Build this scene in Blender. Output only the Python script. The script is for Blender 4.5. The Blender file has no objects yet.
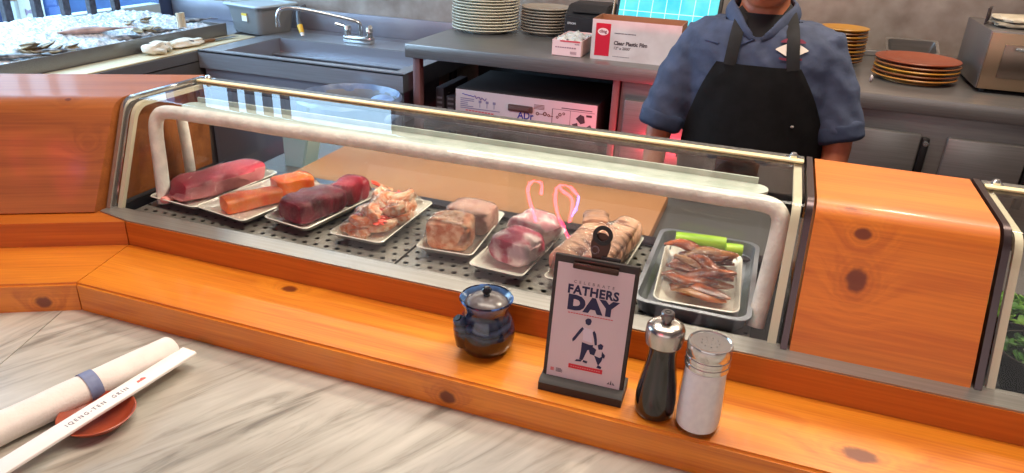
import bpy, bmesh, math, random
from mathutils import Vector, Matrix, noise
from mathutils.bvhtree import BVHTree
random.seed(7)
PI = math.pi
S = bpy.context.scene
C = S.collection

# ------------------------------------------------------------------ camera, world, light, exposure
def setup():
    cam = bpy.data.cameras.new('camera'); co = bpy.data.objects.new('camera', cam); C.objects.link(co)
    yaw, pitch, roll, f = -0.33185, 0.42975, 0.04015, 724.35
    fw = Vector((math.sin(yaw)*math.cos(pitch), math.cos(yaw)*math.cos(pitch), -math.sin(pitch)))
    r = Vector((math.cos(yaw), -math.sin(yaw), 0)); u = r.cross(fw)
    r2 = math.cos(roll)*r + math.sin(roll)*u; u2 = -math.sin(roll)*r + math.cos(roll)*u
    m = Matrix((r2, u2, -fw)).transposed().to_4x4(); m.translation = (1.0584, -0.78295, 0.61858)
    co.matrix_world = m
    cam.sensor_width = 36; cam.lens = f/1024*36; cam.clip_start = .01
    S.camera = co
    w = bpy.data.worlds.new('world'); S.world = w; w.use_nodes = True
    b = w.node_tree.nodes['Background']; b.inputs[0].default_value = (.50, .76, 1.0, 1); b.inputs[1].default_value = 4.0
    vs = S.view_settings; vs.view_transform = 'Standard'; vs.look = 'None'; vs.gamma = 1; vs.use_curve_mapping = False
    vs.exposure = 0.0
    S.cycles.max_bounces = 10; S.cycles.transparent_max_bounces = 24; S.cycles.caustics_reflective = False
    S.cycles.caustics_refractive = False; S.cycles.sample_clamp_indirect = 4
    def area(name, loc, tgt, sx, sy, power, col):
        l = bpy.data.lights.new(name, 'AREA'); l.shape = 'RECTANGLE'; l.size = sx; l.size_y = sy; l.energy = power; l.color = col
        o = bpy.data.objects.new(name, l); C.objects.link(o); o.location = loc
        o.rotation_euler = (Vector(tgt)-Vector(loc)).to_track_quat('-Z', 'Y').to_euler(); return o
    area('bar_light', (.75, .30, 1.8), (.75, .18, 0), 1.7, .5, 38, (1, .88, .74))
    area('customer_fill_light', (.6, -4.2, 1.1), (.6, 0, .2), 6, 2.0, 44, (1, .96, .92))  # added frontal fill for case and steel; the front wall has no window
    area('pendant_spot', (1.55, 1.25, 1.5), (.9, .1, 0), .14, .14, 16, (1, .86, .68))
    area('kitchen_light', (1.7, 1.4, 1.9), (1.6, 2.1, .1), .8, .4, 22, (1, .84, .64))
    area('counter_light', (.2, 1.4, 1.95), (.1, 1.9, 0), .8, .4, 15, (1, .92, .82))
    area('case_fill_light', (.52, .450, .236), (.52, .30, .03), 1.15, .012, 1.2, (1, .9, .74))  # fill added to brighten the food; no lamp is modelled in the case
    area('window_light', (-2.32, 1.1, .75), (-1.2, 1.5, .0), 2.4, 1.2, 85, (.46, .74, 1.0))
    area('red_cabinet_fill', (.74, 1.52, -.22), (.74, 1.785, -.03), .3, .06, 3.4, (1, .05, .09))  # unseen red light added to redden the cabinet front; no display stands here
setup()

# ------------------------------------------------------------------ materials
MATS = {}
def lin(c):
    return tuple(((x/255)/12.92 if x/255 <= .04045 else ((x/255+.055)/1.055)**2.4) for x in c)
def mat(name, rgb, rough=.5, metal=0, coat=0, spec=.5, c2=None, scale=20, bump=0, bscale=None, stretch=None, detail=4, lo=.35, hi=.65, emit=0, sss=0):
    if name in MATS: return MATS[name]
    m = bpy.data.materials.new(name); m.use_nodes = True; nt = m.node_tree; N = nt.nodes; L = nt.links
    b = N['Principled BSDF']; b.inputs['Base Color'].default_value = (*lin(rgb), 1)
    b.inputs['Roughness'].default_value = rough; b.inputs['Metallic'].default_value = metal
    b.inputs['Coat Weight'].default_value = coat; b.inputs['Coat Roughness'].default_value = .12
    b.inputs['Specular IOR Level'].default_value = spec
    if sss: b.inputs['Subsurface Weight'].default_value = sss; b.inputs['Subsurface Radius'].default_value = (.01, .004, .002); b.inputs['Subsurface Scale'].default_value = .4
    if emit: b.inputs['Emission Color'].default_value = (*lin(rgb), 1); b.inputs['Emission Strength'].default_value = emit
    tc = N.new('ShaderNodeTexCoord'); mp = N.new('ShaderNodeMapping'); L.new(tc.outputs['Object'], mp.inputs[0])
    if stretch: mp.inputs['Scale'].default_value = stretch
    if c2 is not None:
        n = N.new('ShaderNodeTexNoise'); n.inputs['Scale'].default_value = scale; n.inputs['Detail'].default_value = detail; L.new(mp.outputs[0], n.inputs['Vector'])
        r = N.new('ShaderNodeValToRGB'); r.color_ramp.elements[0].position = lo; r.color_ramp.elements[1].position = hi
        r.color_ramp.elements[0].color = (*lin(rgb), 1); r.color_ramp.elements[1].color = (*lin(c2), 1)
        L.new(n.outputs[0], r.inputs[0]); L.new(r.outputs[0], b.inputs['Base Color'])
    if bump:
        n2 = N.new('ShaderNodeTexNoise'); n2.inputs['Scale'].default_value = bscale or scale; n2.inputs['Detail'].default_value = 3; L.new(mp.outputs[0], n2.inputs['Vector'])
        bp = N.new('ShaderNodeBump'); bp.inputs['Strength'].default_value = bump; bp.inputs['Distance'].default_value = .004
        L.new(n2.outputs[0], bp.inputs['Height']); L.new(bp.outputs[0], b.inputs['Normal'])
    MATS[name] = m; return m

def wood(name, dark, light, knots=(), grain=(1.2, 22, 22), rough=.38, coat=.5):
    m = bpy.data.materials.new(name); m.use_nodes = True; nt = m.node_tree; N = nt.nodes; L = nt.links
    b = N['Principled BSDF']; b.inputs['Roughness'].default_value = rough; b.inputs['Coat Weight'].default_value = coat; b.inputs['Coat Roughness'].default_value = .09
    tc = N.new('ShaderNodeTexCoord'); P = tc.outputs['Object']
    def math_(op, a, c=None, cl=False):
        n = N.new('ShaderNodeMath'); n.operation = op; n.use_clamp = cl
        for i, v in enumerate((a, c)):
            if v is None: continue
            if isinstance(v, (int, float)): n.inputs[i].default_value = v
            else: L.new(v, n.inputs[i])
        return n.outputs[0]
    bend = None; kf = None
    for (x, y, z, r, ax) in knots:
        sub = N.new('ShaderNodeVectorMath'); sub.operation = 'SUBTRACT'; L.new(P, sub.inputs[0]); sub.inputs[1].default_value = (x, y, z)
        sc = N.new('ShaderNodeVectorMath'); sc.operation = 'MULTIPLY'; L.new(sub.outputs[0], sc.inputs[0]); sc.inputs[1].default_value = (1/(r*ax), 1/r, 1/r)
        le = N.new('ShaderNodeVectorMath'); le.operation = 'LENGTH'; L.new(sc.outputs[0], le.inputs[0])
        nz = N.new('ShaderNodeTexNoise'); nz.inputs['Scale'].default_value = 90; L.new(P, nz.inputs['Vector'])
        d = math_('ADD', le.outputs['Value'], math_('MULTIPLY', math_('SUBTRACT', nz.outputs[0], .5), .6))
        g = math_('POWER', 2.718, math_('MULTIPLY', math_('MULTIPLY', d, d), -.10))
        k = math_('MULTIPLY', math_('SUBTRACT', 1.35, d, True), 1.4, True)
        ring = math_('MULTIPLY', math_('ADD', math_('SINE', math_('MULTIPLY', d, 9.0)), 1.0), .14)
        k = math_('ADD', k, math_('MULTIPLY', ring, math_('SUBTRACT', 1, math_('MULTIPLY', d, .3), True)), True)
        kf = k if kf is None else math_('MAXIMUM', kf, k)
        bend = g if bend is None else math_('ADD', bend, g)
    mp = N.new('ShaderNodeMapping'); mp.inputs['Scale'].default_value = grain
    if bend is not None:
        cx = N.new('ShaderNodeCombineXYZ'); L.new(math_('MULTIPLY', bend, .05), cx.inputs[1]); L.new(math_('MULTIPLY', bend, .05), cx.inputs[2])
        ad = N.new('ShaderNodeVectorMath'); L.new(P, ad.inputs[0]); L.new(cx.outputs[0], ad.inputs[1]); L.new(ad.outputs[0], mp.inputs[0])
    else: L.new(P, mp.inputs[0])
    n1 = N.new('ShaderNodeTexNoise'); n1.inputs['Scale'].default_value = 1.6; n1.inputs['Detail'].default_value = 5; n1.inputs['Distortion'].default_value = .6; L.new(mp.outputs[0], n1.inputs['Vector'])
    mp2 = N.new('ShaderNodeMapping'); mp2.inputs['Scale'].default_value = (grain[0]*4, grain[1]*9, grain[2]*9); L.new(P, mp2.inputs[0])
    n2 = N.new('ShaderNodeTexNoise'); n2.inputs['Scale'].default_value = 1.5; n2.inputs['Detail'].default_value = 3; L.new(mp2.outputs[0], n2.inputs['Vector'])
    f = math_('ADD', math_('MULTIPLY', n1.outputs[0], .62), math_('MULTIPLY', n2.outputs[0], .38))
    r = N.new('ShaderNodeValToRGB'); r.color_ramp.elements[0].position = .34; r.color_ramp.elements[1].position = .62
    r.color_ramp.elements[0].color = (*lin(dark), 1); r.color_ramp.elements[1].color = (*lin(light), 1); L.new(f, r.inputs[0])
    out = r.outputs[0]
    if kf is not None:
        mx = N.new('ShaderNodeMix'); mx.data_type = 'RGBA'; L.new(math_('MULTIPLY', kf, .9), mx.inputs[0]); L.new(out, mx.inputs[6]); mx.inputs[7].default_value = (*lin((92, 32, 10)), 1); out = mx.outputs[2]
    L.new(out, b.inputs['Base Color'])
    MATS[name] = m; return m

def glass(name, tint=(1, 1, 1), extra=.0, rough=.02, bump=0, bscale=60, ior=1.33):
    m = bpy.data.materials.new(name); m.use_nodes = True; nt = m.node_tree; N = nt.nodes; L = nt.links
    for n in list(N):
        if n.type == 'BSDF_PRINCIPLED': N.remove(n)
    t = N.new('ShaderNodeBsdfTransparent'); t.inputs[0].default_value = (*tint, 1)
    g = N.new('ShaderNodeBsdfGlossy'); g.inputs['Roughness'].default_value = rough
    fr = N.new('ShaderNodeFresnel'); fr.inputs[0].default_value = ior
    geo = N.new('ShaderNodeNewGeometry')
    a = N.new('ShaderNodeMath'); a.operation = 'ADD'; a.use_clamp = True; L.new(fr.outputs[0], a.inputs[0]); a.inputs[1].default_value = extra
    # only the outward side of a pane mirrors, the far side lets light out
    inv = N.new('ShaderNodeMath'); inv.operation = 'SUBTRACT'; inv.inputs[0].default_value = 1; L.new(geo.outputs['Backfacing'], inv.inputs[1])
    mu = N.new('ShaderNodeMath'); mu.operation = 'MULTIPLY'; L.new(a.outputs[0], mu.inputs[0])
    if bump: mu.inputs[1].default_value = 1
    else: L.new(inv.outputs[0], mu.inputs[1])
    mx = N.new('ShaderNodeMixShader'); L.new(mu.outputs[0], mx.inputs[0]); L.new(t.outputs[0], mx.inputs[1]); L.new(g.outputs[0], mx.inputs[2])
    if bump:
        tc = N.new('ShaderNodeTexCoord'); n2 = N.new('ShaderNodeTexNoise'); n2.inputs['Scale'].default_value = bscale; n2.inputs['Detail'].default_value = 3; n2.inputs['Distortion'].default_value = 1.2
        L.new(tc.outputs['Object'], n2.inputs['Vector']); bp = N.new('ShaderNodeBump'); bp.inputs['Strength'].default_value = bump; bp.inputs['Distance'].default_value = .012
        L.new(n2.outputs[0], bp.inputs['Height']); L.new(bp.outputs[0], g.inputs['Normal'])
    L.new(mx.outputs[0], N['Material Output'].inputs[0]); MATS[name] = m; return m

def marble():
    m = bpy.data.materials.new('marble'); m.use_nodes = True; nt = m.node_tree; N = nt.nodes; L = nt.links
    b = N['Principled BSDF']; b.inputs['Roughness'].default_value = .33
    tc = N.new('ShaderNodeTexCoord'); mp = N.new('ShaderNodeMapping'); mp.inputs['Rotation'].default_value = (0, 0, -math.radians(64)); mp.inputs['Scale'].default_value = (4.5, 34, 10)
    # rotate so that the veins run along their own axis first
    mp0 = N.new('ShaderNodeMapping'); mp0.inputs['Rotation'].default_value = (0, 0, -math.radians(62)); L.new(tc.outputs['Object'], mp0.inputs[0])
    mp.inputs['Rotation'].default_value = (0, 0, 0); L.new(mp0.outputs[0], mp.inputs[0])
    n = N.new('ShaderNodeTexNoise'); n.inputs['Scale'].default_value = 1.0; n.inputs['Detail'].default_value = 7; n.inputs['Roughness'].default_value = .62; n.inputs['Distortion'].default_value = .9; L.new(mp.outputs[0], n.inputs['Vector'])
    r = N.new('ShaderNodeValToRGB'); e = r.color_ramp.elements
    e[0].position = .26; e[0].color = (*lin((104, 98, 90)), 1); e[1].position = .72; e[1].color = (*lin((200, 196, 184)), 1)
    k = e.new(.40); k.color = (*lin((162, 157, 145)), 1); k = e.new(.50); k.color = (*lin((184, 179, 167)), 1)
    L.new(n.outputs[0], r.inputs[0])
    n3 = N.new('ShaderNodeTexNoise'); n3.inputs['Scale'].default_value = 5; n3.inputs['Detail'].default_value = 3; L.new(mp0.outputs[0], n3.inputs['Vector'])
    mx = N.new('ShaderNodeMix'); mx.data_type = 'RGBA'; mx.blend_type = 'MULTIPLY'; mx.inputs[0].default_value = .35; L.new(r.outputs[0], mx.inputs[6])
    r3 = N.new('ShaderNodeValToRGB'); r3.color_ramp.elements[0].color = (*lin((150, 140, 130)), 1); r3.color_ramp.elements[0].position = .3; r3.color_ramp.elements[1].position = .6; L.new(n3.outputs[0], r3.inputs[0]); L.new(r3.outputs[0], mx.inputs[7])
    L.new(mx.outputs[2], b.inputs['Base Color']); MATS['marble'] = m; return m

def perforated():
    m = bpy.data.materials.new('perforated_steel'); m.use_nodes = True; nt = m.node_tree; N = nt.nodes; L = nt.links
    b = N['Principled BSDF']; b.inputs['Base Color'].default_value = (*lin((146, 142, 134)), 1); b.inputs['Metallic'].default_value = .5; b.inputs['Roughness'].default_value = .42
    tc = N.new('ShaderNodeTexCoord'); sp = N.new('ShaderNodeSeparateXYZ'); L.new(tc.outputs['Object'], sp.inputs[0])
    def M(op, a, c=0):
        n = N.new('ShaderNodeMath'); n.operation = op
        for i, v in enumerate((a, c)):
            if isinstance(v, (int, float)): n.inputs[i].default_value = v
            else: L.new(v, n.inputs[i])
        return n.outputs[0]
    p = .0235
    row = M('FLOOR', M('DIVIDE', sp.outputs[1], p)); odd = M('MULTIPLY', M('FLOORED_MODULO', row, 2), .5)
    u = M('SUBTRACT', M('FLOORED_MODULO', M('ADD', M('DIVIDE', sp.outputs[0], p), odd), 1), .5)
    w = M('SUBTRACT', M('FLOORED_MODULO', M('DIVIDE', sp.outputs[1], p), 1), .5)
    d = M('SQRT', M('ADD', M('MULTIPLY', u, u), M('MULTIPLY', w, w)))
    h = M('LESS_THAN', d, .21)
    tr = N.new('ShaderNodeBsdfTransparent'); mx = N.new('ShaderNodeMixShader'); L.new(h, mx.inputs[0]); L.new(b.outputs[0], mx.inputs[1]); L.new(tr.outputs[0], mx.inputs[2])
    L.new(mx.outputs[0], N['Material Output'].inputs[0]); MATS['perforated_steel'] = m; return m

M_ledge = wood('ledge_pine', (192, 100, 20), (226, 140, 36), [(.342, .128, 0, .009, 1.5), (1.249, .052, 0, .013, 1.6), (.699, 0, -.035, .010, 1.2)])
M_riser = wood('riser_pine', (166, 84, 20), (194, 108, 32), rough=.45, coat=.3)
M_ledge2 = wood('ledge_pine_corner', (188, 98, 22), (222, 136, 38), [(-.058, 0, -.035, .010, 1.2)])
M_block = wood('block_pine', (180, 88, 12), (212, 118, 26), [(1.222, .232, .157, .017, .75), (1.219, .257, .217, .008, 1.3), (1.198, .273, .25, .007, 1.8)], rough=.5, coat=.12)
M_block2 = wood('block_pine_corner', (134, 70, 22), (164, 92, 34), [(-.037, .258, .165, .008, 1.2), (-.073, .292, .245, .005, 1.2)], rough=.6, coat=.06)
M_marble = marble(); M_perf = perforated()
M_glass = glass('case_glass', (.985, .99, .985), .0, .015, 0, 60, 1.42)
M_glasst = glass('case_glass_top', (.985, .99, .985), .0, .015, 0, 60, 1.52)
M_edge = mat('glass_edge', (150, 190, 176), .2)
M_clear = glass('clear_glass', (.97, .985, .98), .02)
M_win = glass('window_glass', (.95, .98, 1), .0)
M_wrap = glass('plastic_film', (.985, .985, .985), .0, .07, 1.0, 75, 1.45)
M_wrap2 = glass('plastic_film_tight', (.985, .985, .985), .0, .08, 1.0, 110, 1.45)
M_steel = mat('brushed_steel', (126, 122, 120), .3, .65, c2=(137, 133, 131), scale=3, stretch=(2, 90, 90), detail=3)
M_steeld = mat('dull_steel', (104, 100, 98), .38, .6, c2=(114, 110, 107), scale=3, stretch=(3, 60, 60))
M_chrome = mat('chrome', (205, 205, 205), .14, .85)
M_dkchrome = mat('dark_steel', (84, 72, 74), .28, .8)
M_sinkin = mat('sink_steel', (156, 158, 170), .36, .55)
M_sinkst = mat('sink_rim_steel', (160, 164, 172), .3, .55, c2=(168, 172, 180), scale=3, stretch=(2, 60, 60))
M_strip = mat('strip_steel', (142, 138, 132), .3, .5, c2=(154, 150, 144), scale=3, stretch=(2, 90, 90))
M_cream = mat('cream_seal', (204, 196, 168), .45)
M_frost = mat('frosted_pipe', (236, 232, 220), .6, c2=(214, 212, 202), scale=40, bump=.4, bscale=160)
M_trough = mat('trough', (176, 188, 174), .4, c2=(196, 204, 192), scale=30)
M_porc = mat('white_porcelain', (232, 230, 216), .2, coat=.3)
M_black = mat('black', (18, 18, 19), .5)
M_blackwood = mat('black_stained_wood', (34, 28, 26), .55, c2=(46, 38, 34), scale=6, stretch=(3, 30, 30))
M_paper = mat('paper', (206, 190, 196), .7)
M_white = mat('white_paper', (238, 232, 228), .65)
M_navy = mat('navy_ink', (34, 36, 74), .7)
M_ink = mat('grey_ink', (90, 84, 92), .7)
M_red = mat('red_ink', (196, 34, 52), .6)
M_pinkred = mat('pale_red_ink', (204, 120, 122), .7)
M_wall_steel = mat('wall_steel', (134, 118, 108), .42, .4, c2=(178, 164, 154), scale=9, detail=6, lo=.3, hi=.7, bump=.15, bscale=14)
M_wall = mat('wall_paint', (196, 188, 180), .8)
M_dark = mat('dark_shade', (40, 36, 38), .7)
M_floor = mat('floor_tile', (70, 60, 56), .6, c2=(88, 78, 72), scale=8)
M_board = mat('cutting_board', (166, 118, 76), .6, c2=(158, 108, 68), scale=4)

# ------------------------------------------------------------------ mesh helpers
def obj(name, bm, m, parent=None, smooth=True, angle=35, keep=False, world=True, normals=True):
    if normals: bmesh.ops.recalc_face_normals(bm, faces=bm.faces)
    me = bpy.data.meshes.new(name); bm.to_mesh(me); bm.free()
    o = bpy.data.objects.new(name, me); C.objects.link(o)
    for x in (m if isinstance(m, (list, tuple)) else [m]): me.materials.append(x)
    if smooth:
        me.polygons.foreach_set('use_smooth', [True]*len(me.polygons))
        try: me.set_sharp_from_angle(angle=math.radians(angle))
        except Exception: pass
    if parent is not None:
        o.parent = parent
        if world and parent.type == 'EMPTY':
            o.matrix_parent_inverse = (Matrix.Translation(parent.location) @ parent.rotation_euler.to_matrix().to_4x4()).inverted()
    elif not keep and len(me.vertices):
        xs = [v.co for v in me.vertices]
        c = Vector(((min(v.x for v in xs)+max(v.x for v in xs))/2, (min(v.y for v in xs)+max(v.y for v in xs))/2, min(v.z for v in xs)))
        me.transform(Matrix.Translation(-c)); o.location = c
    return o
def tag(o, label=None, cat=None, group=None, kind=None):
    if label: o['label'] = label
    if cat: o['category'] = cat
    if group: o['group'] = group
    if kind: o['kind'] = kind
    return o
def thing(name, label, cat, loc=(0, 0, 0), rz=0, group=None):
    o = bpy.data.objects.new(name, None); C.objects.link(o); o.empty_display_size = .05
    o.location = loc; o.rotation_euler = (0, 0, rz); return tag(o, label, cat, group)
def B(): return bmesh.new()
def box(bm, x0, x1, y0, y1, z0, z1, bev=0, seg=2, M=None):
    vs = [bm.verts.new((x, y, z)) for x in (x0, x1) for y in (y0, y1) for z in (z0, z1)]
    fs = [bm.faces.new([vs[i] for i in q]) for q in ((0, 1, 3, 2), (4, 6, 7, 5), (0, 4, 5, 1), (2, 3, 7, 6), (0, 2, 6, 4), (1, 5, 7, 3))]
    if bev:
        es = list({e for f in fs for e in f.edges})
        r = bmesh.ops.bevel(bm, geom=es, offset=bev, segments=seg, profile=.5, affect='EDGES')
        vs = list({v for v in r['verts']} | {v for v in vs if v.is_valid})
    if M is not None: bmesh.ops.transform(bm, matrix=M, verts=[v for v in vs if v.is_valid])
    return bm
def prism(bm, poly, axis, a, b, M=None):
    """poly in the two other axes; extruded along axis from a to b"""
    def P(p, t):
        return {'x': (t, p[0], p[1]), 'y': (p[0], t, p[1]), 'z': (p[0], p[1], t)}[axis]
    A = [bm.verts.new(P(p, a)) for p in poly]; Bv = [bm.verts.new(P(p, b)) for p in poly]; n = len(poly)
    bm.faces.new(A); bm.faces.new(Bv[::-1])
    for i in range(n): bm.faces.new((A[i], A[(i+1) % n], Bv[(i+1) % n], Bv[i]))
    if M is not None: bmesh.ops.transform(bm, matrix=M, verts=A+Bv)
    return bm
def lathe(bm, prof, n=40, M=None, closed=False):
    rings = []; new = []
    for r, z in prof:
        if r < 1e-6: v = [bm.verts.new((0, 0, z))]
        else: v = [bm.verts.new((r*math.cos(2*PI*i/n), r*math.sin(2*PI*i/n), z)) for i in range(n)]
        rings.append(v); new += v
    seq = list(zip(rings, rings[1:]))
    if closed: seq.append((rings[-1], rings[0]))
    for a, b in seq:
        for i in range(n):
            j = (i+1) % n
            if len(a) == 1 and len(b) == 1: continue
            if len(a) == 1: bm.faces.new((a[0], b[j], b[i]))
            elif len(b) == 1: bm.faces.new((a[i], a[j], b[0]))
            else: bm.faces.new((a[i], a[j], b[j], b[i]))
    if M is not None: bmesh.ops.transform(bm, matrix=M, verts=new)
    return bm
def T(x=0, y=0, z=0, rz=0, rx=0, ry=0):
    return Matrix.Translation((x, y, z)) @ Matrix.Rotation(rz, 4, 'Z') @ Matrix.Rotation(ry, 4, 'Y') @ Matrix.Rotation(rx, 4, 'X')
def tube(bm, pts, rad, n=12, flat=1.0, cap=True, up=None):
    pts = [Vector(p) for p in pts]; k = len(pts)
    if not isinstance(rad, (list, tuple)): rad = [rad]*k
    tg = [(pts[min(i+1, k-1)]-pts[max(i-1, 0)]).normalized() for i in range(k)]
    u = Vector(up) if up else (Vector((0, 0, 1)) if abs(tg[0].z) < .9 else Vector((1, 0, 0)))
    rings = []
    for i in range(k):
        u = (u-tg[i]*u.dot(tg[i])).normalized(); w = tg[i].cross(u)
        rings.append([bm.verts.new(pts[i]+(u*math.cos(2*PI*j/n)*flat+w*math.sin(2*PI*j/n))*rad[i]) for j in range(n)])
    for a, b in zip(rings, rings[1:]):
        for j in range(n): bm.faces.new((a[j], a[(j+1) % n], b[(j+1) % n], b[j]))
    if cap:
        bm.faces.new(rings[0][::-1]); bm.faces.new(rings[-1])
    return rings
def loft(bm, rings, n=24, cap=True):
    """rings: (cx, cy, cz, rx, ry)"""
    R = [[bm.verts.new((cx+rx*math.cos(2*PI*j/n), cy+ry*math.sin(2*PI*j/n), cz)) for j in range(n)] for cx, cy, cz, rx, ry in rings]
    for a, b in zip(R, R[1:]):
        for j in range(n): bm.faces.new((a[j], a[(j+1) % n], b[(j+1) % n], b[j]))
    if cap: bm.faces.new(R[0][::-1]); bm.faces.new(R[-1])
def smoothpath(pts, n=6):
    P = [Vector(p) for p in pts]; out = []
    for i in range(len(P)-1):
        p0, p1, p2, p3 = P[max(i-1, 0)], P[i], P[i+1], P[min(i+2, len(P)-1)]
        for s in range(n):
            t = s/n; out.append(.5*((2*p1)+(-p0+p2)*t+(2*p0-5*p1+4*p2-p3)*t*t+(-p0+3*p1-3*p2+p3)*t**3))
    return out+[P[-1]]
def ellipsoid(bm, c, r, M=None, n=20, k=12):
    prof = [(math.sin(PI*i/k), -math.cos(PI*i/k)) for i in range(k+1)]; prof[0] = (0, -1); prof[-1] = (0, 1)
    lathe(bm, prof, n, Matrix.Translation(c) @ (M or Matrix()) @ Matrix.Diagonal((*r, 1)))
def rrect(w, h, r, n=5):
    out = []
    for cx, cy, a0 in ((w/2-r, h/2-r, 0), (-w/2+r, h/2-r, 90), (-w/2+r, -h/2+r, 180), (w/2-r, -h/2+r, 270)):
        for i in range(n+1):
            a = math.radians(a0+90*i/n); out.append((cx+r*math.cos(a), cy+r*math.sin(a)))
    return out
def rloft(bm, levels, M=None, n=5, capb=True, capt=False):
    """rounded-rectangle rings: (w, h, r, z)"""
    R = [[bm.verts.new((x, y, z)) for x, y in rrect(w, h, r, n)] for w, h, r, z in levels]
    k = len(R[0])
    for a, b in zip(R, R[1:]):
        for j in range(k): bm.faces.new((a[j], a[(j+1) % k], b[(j+1) % k], b[j]))
    if capb: bm.faces.new(R[0][::-1])
    if capt: bm.faces.new(R[-1])
    if M is not None: bmesh.ops.transform(bm, matrix=M, verts=[v for r in R for v in r])
def frame3(o, xd, yd):
    xd = Vector(xd).normalized(); yd = Vector(yd); yd = (yd-xd*yd.dot(xd)).normalized(); zd = xd.cross(yd)
    m = Matrix((xd, yd, zd)).transposed().to_4x4(); m.translation = o; return m
def text(name, body, size, M, m, parent=None, bold=0, align='LEFT', sx=1.0, spacing=1.0):
    cu = bpy.data.curves.new(name, 'FONT'); cu.body = body; cu.size = size; cu.offset = bold; cu.extrude = .0002; cu.align_x = align; cu.space_character = spacing; cu.resolution_u = 3
    t = bpy.data.objects.new(name, cu); C.objects.link(t); dg = bpy.context.evaluated_depsgraph_get(); dg.update()
    me = bpy.data.meshes.new_from_object(t.evaluated_get(dg)); bpy.data.objects.remove(t); bpy.data.curves.remove(cu)
    bm = B(); bm.from_mesh(me); bpy.data.meshes.remove(me)
    bmesh.ops.transform(bm, matrix=M @ Matrix.Diagonal((sx, 1, 1, 1)), verts=bm.verts)
    return obj(name, bm, m, parent, smooth=False)
def remesh(bm, vox, smooth=4):
    me = bpy.data.meshes.new('tmp'); bmesh.ops.recalc_face_normals(bm, faces=bm.faces); bm.to_mesh(me); bm.free(); o = bpy.data.objects.new('tmp', me); C.objects.link(o)
    r = o.modifiers.new('r', 'REMESH'); r.mode = 'VOXEL'; r.voxel_size = vox
    s = o.modifiers.new('s', 'SMOOTH'); s.factor = .5; s.iterations = smooth
    dg = bpy.context.evaluated_depsgraph_get(); dg.update()
    me2 = bpy.data.meshes.new_from_object(o.evaluated_get(dg)); bpy.data.objects.remove(o)
    b = B(); b.from_mesh(me2); bpy.data.meshes.remove(me2); bpy.data.meshes.remove(me); return b
def flatpoly(bm, pts, M, t=.0003):
    prism(bm, pts, 'z', 0, t, M); return bm

# ------------------------------------------------------------------ the room
KF = -.95
def structure():
    def st(name, bm, m, **k): o = obj(name, bm, m, None, smooth=False, keep=True); o['kind'] = 'structure'; return o
    b = B(); box(b, -2.21, 4.5, -4.5, 2.63, KF-.1, KF); st('floor', b, M_floor)
    b = B(); box(b, -2.21, 4.5, -4.5, 2.63, 2.2, 2.3); st('ceiling', b, mat('ceiling_paint', (206, 202, 196), .8))
    b = B(); box(b, -2.21, 4.5, 2.55, 2.63, KF, .62); box(b, -2.21, 4.5, 2.55, 2.63, 1.55, 2.2); box(b, -2.21, -2.1, 2.55, 2.63, .62, 1.55); box(b, -.77, 4.5, 2.55, 2.63, .62, 1.55); st('wall_back', b, M_wall_steel)
    b = B(); box(b, 4.5, 4.6, -4.5, 2.63, KF, 2.2); st('wall_right', b, M_wall)
    b = B(); box(b, -2.21, 4.5, -4.6, -4.5, KF, 2.2); st('wall_front', b, M_wall)
    mw = mat('wall_left_paint', (66, 84, 122), .6)
    b = B(); box(b, -2.21, -2.15, 2.45, 2.55, KF, 2.2); box(b, -2.21, -2.15, -4.5, -.2, KF, 2.2); box(b, -2.21, -2.15, -.2, 2.45, 1.6, 2.2); box(b, -2.21, -2.15, -.2, 2.45, KF, -.06); st('wall_left', b, mw)
    b = B(); box(b, -2.21, -2.145, -.2, 2.45, -.06, .0565, .003); s = st('trim_1', b, mat('sill_white', (206, 226, 232), .5))
    b = B()
    for i in range(17):
        y = 2.142-.145*i
        if y < -.2: break
        box(b, -2.145, -2.115, y-.018, y+.018, .0 if i < 6 else -.01, 1.6, .003)
    box(b, -2.145, -2.115, -.2, 2.45, 1.56, 1.6)
    f = st('window_1', b, mat('window_frame_dark', (40, 38, 46), .5, c2=(70, 64, 72), scale=60))
    b = B(); box(b, -2.185, -2.18, -.2, 2.45, .0565, 1.6); g = obj('window_pane', b, M_win, f, smooth=False)
    b = B(); box(b, -2.1, -.77, 2.555, 2.60, .62, .65); box(b, -2.1, -.77, 2.555, 2.60, 1.52, 1.55)
    for x in (-2.1, -1.86, -1.74, -1.62, -1.50, -.80): box(b, x, x+.035, 2.556, 2.599, .65, 1.52)
    f = st('window_2', b, MATS['window_frame_dark'])  # unseen extra window, placed for its blue reflection in the case's top glass
    b = B(); box(b, -2.09, -.78, 2.576, 2.580, .65, 1.52); obj('window_pane', b, M_win, f, smooth=False)
    # outside
    b = B(); box(b, -12, -2.25, -5, 9, -1.1, -1.0); st('ground', b, mat('pavement', (150, 160, 168), .8))
structure()
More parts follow.
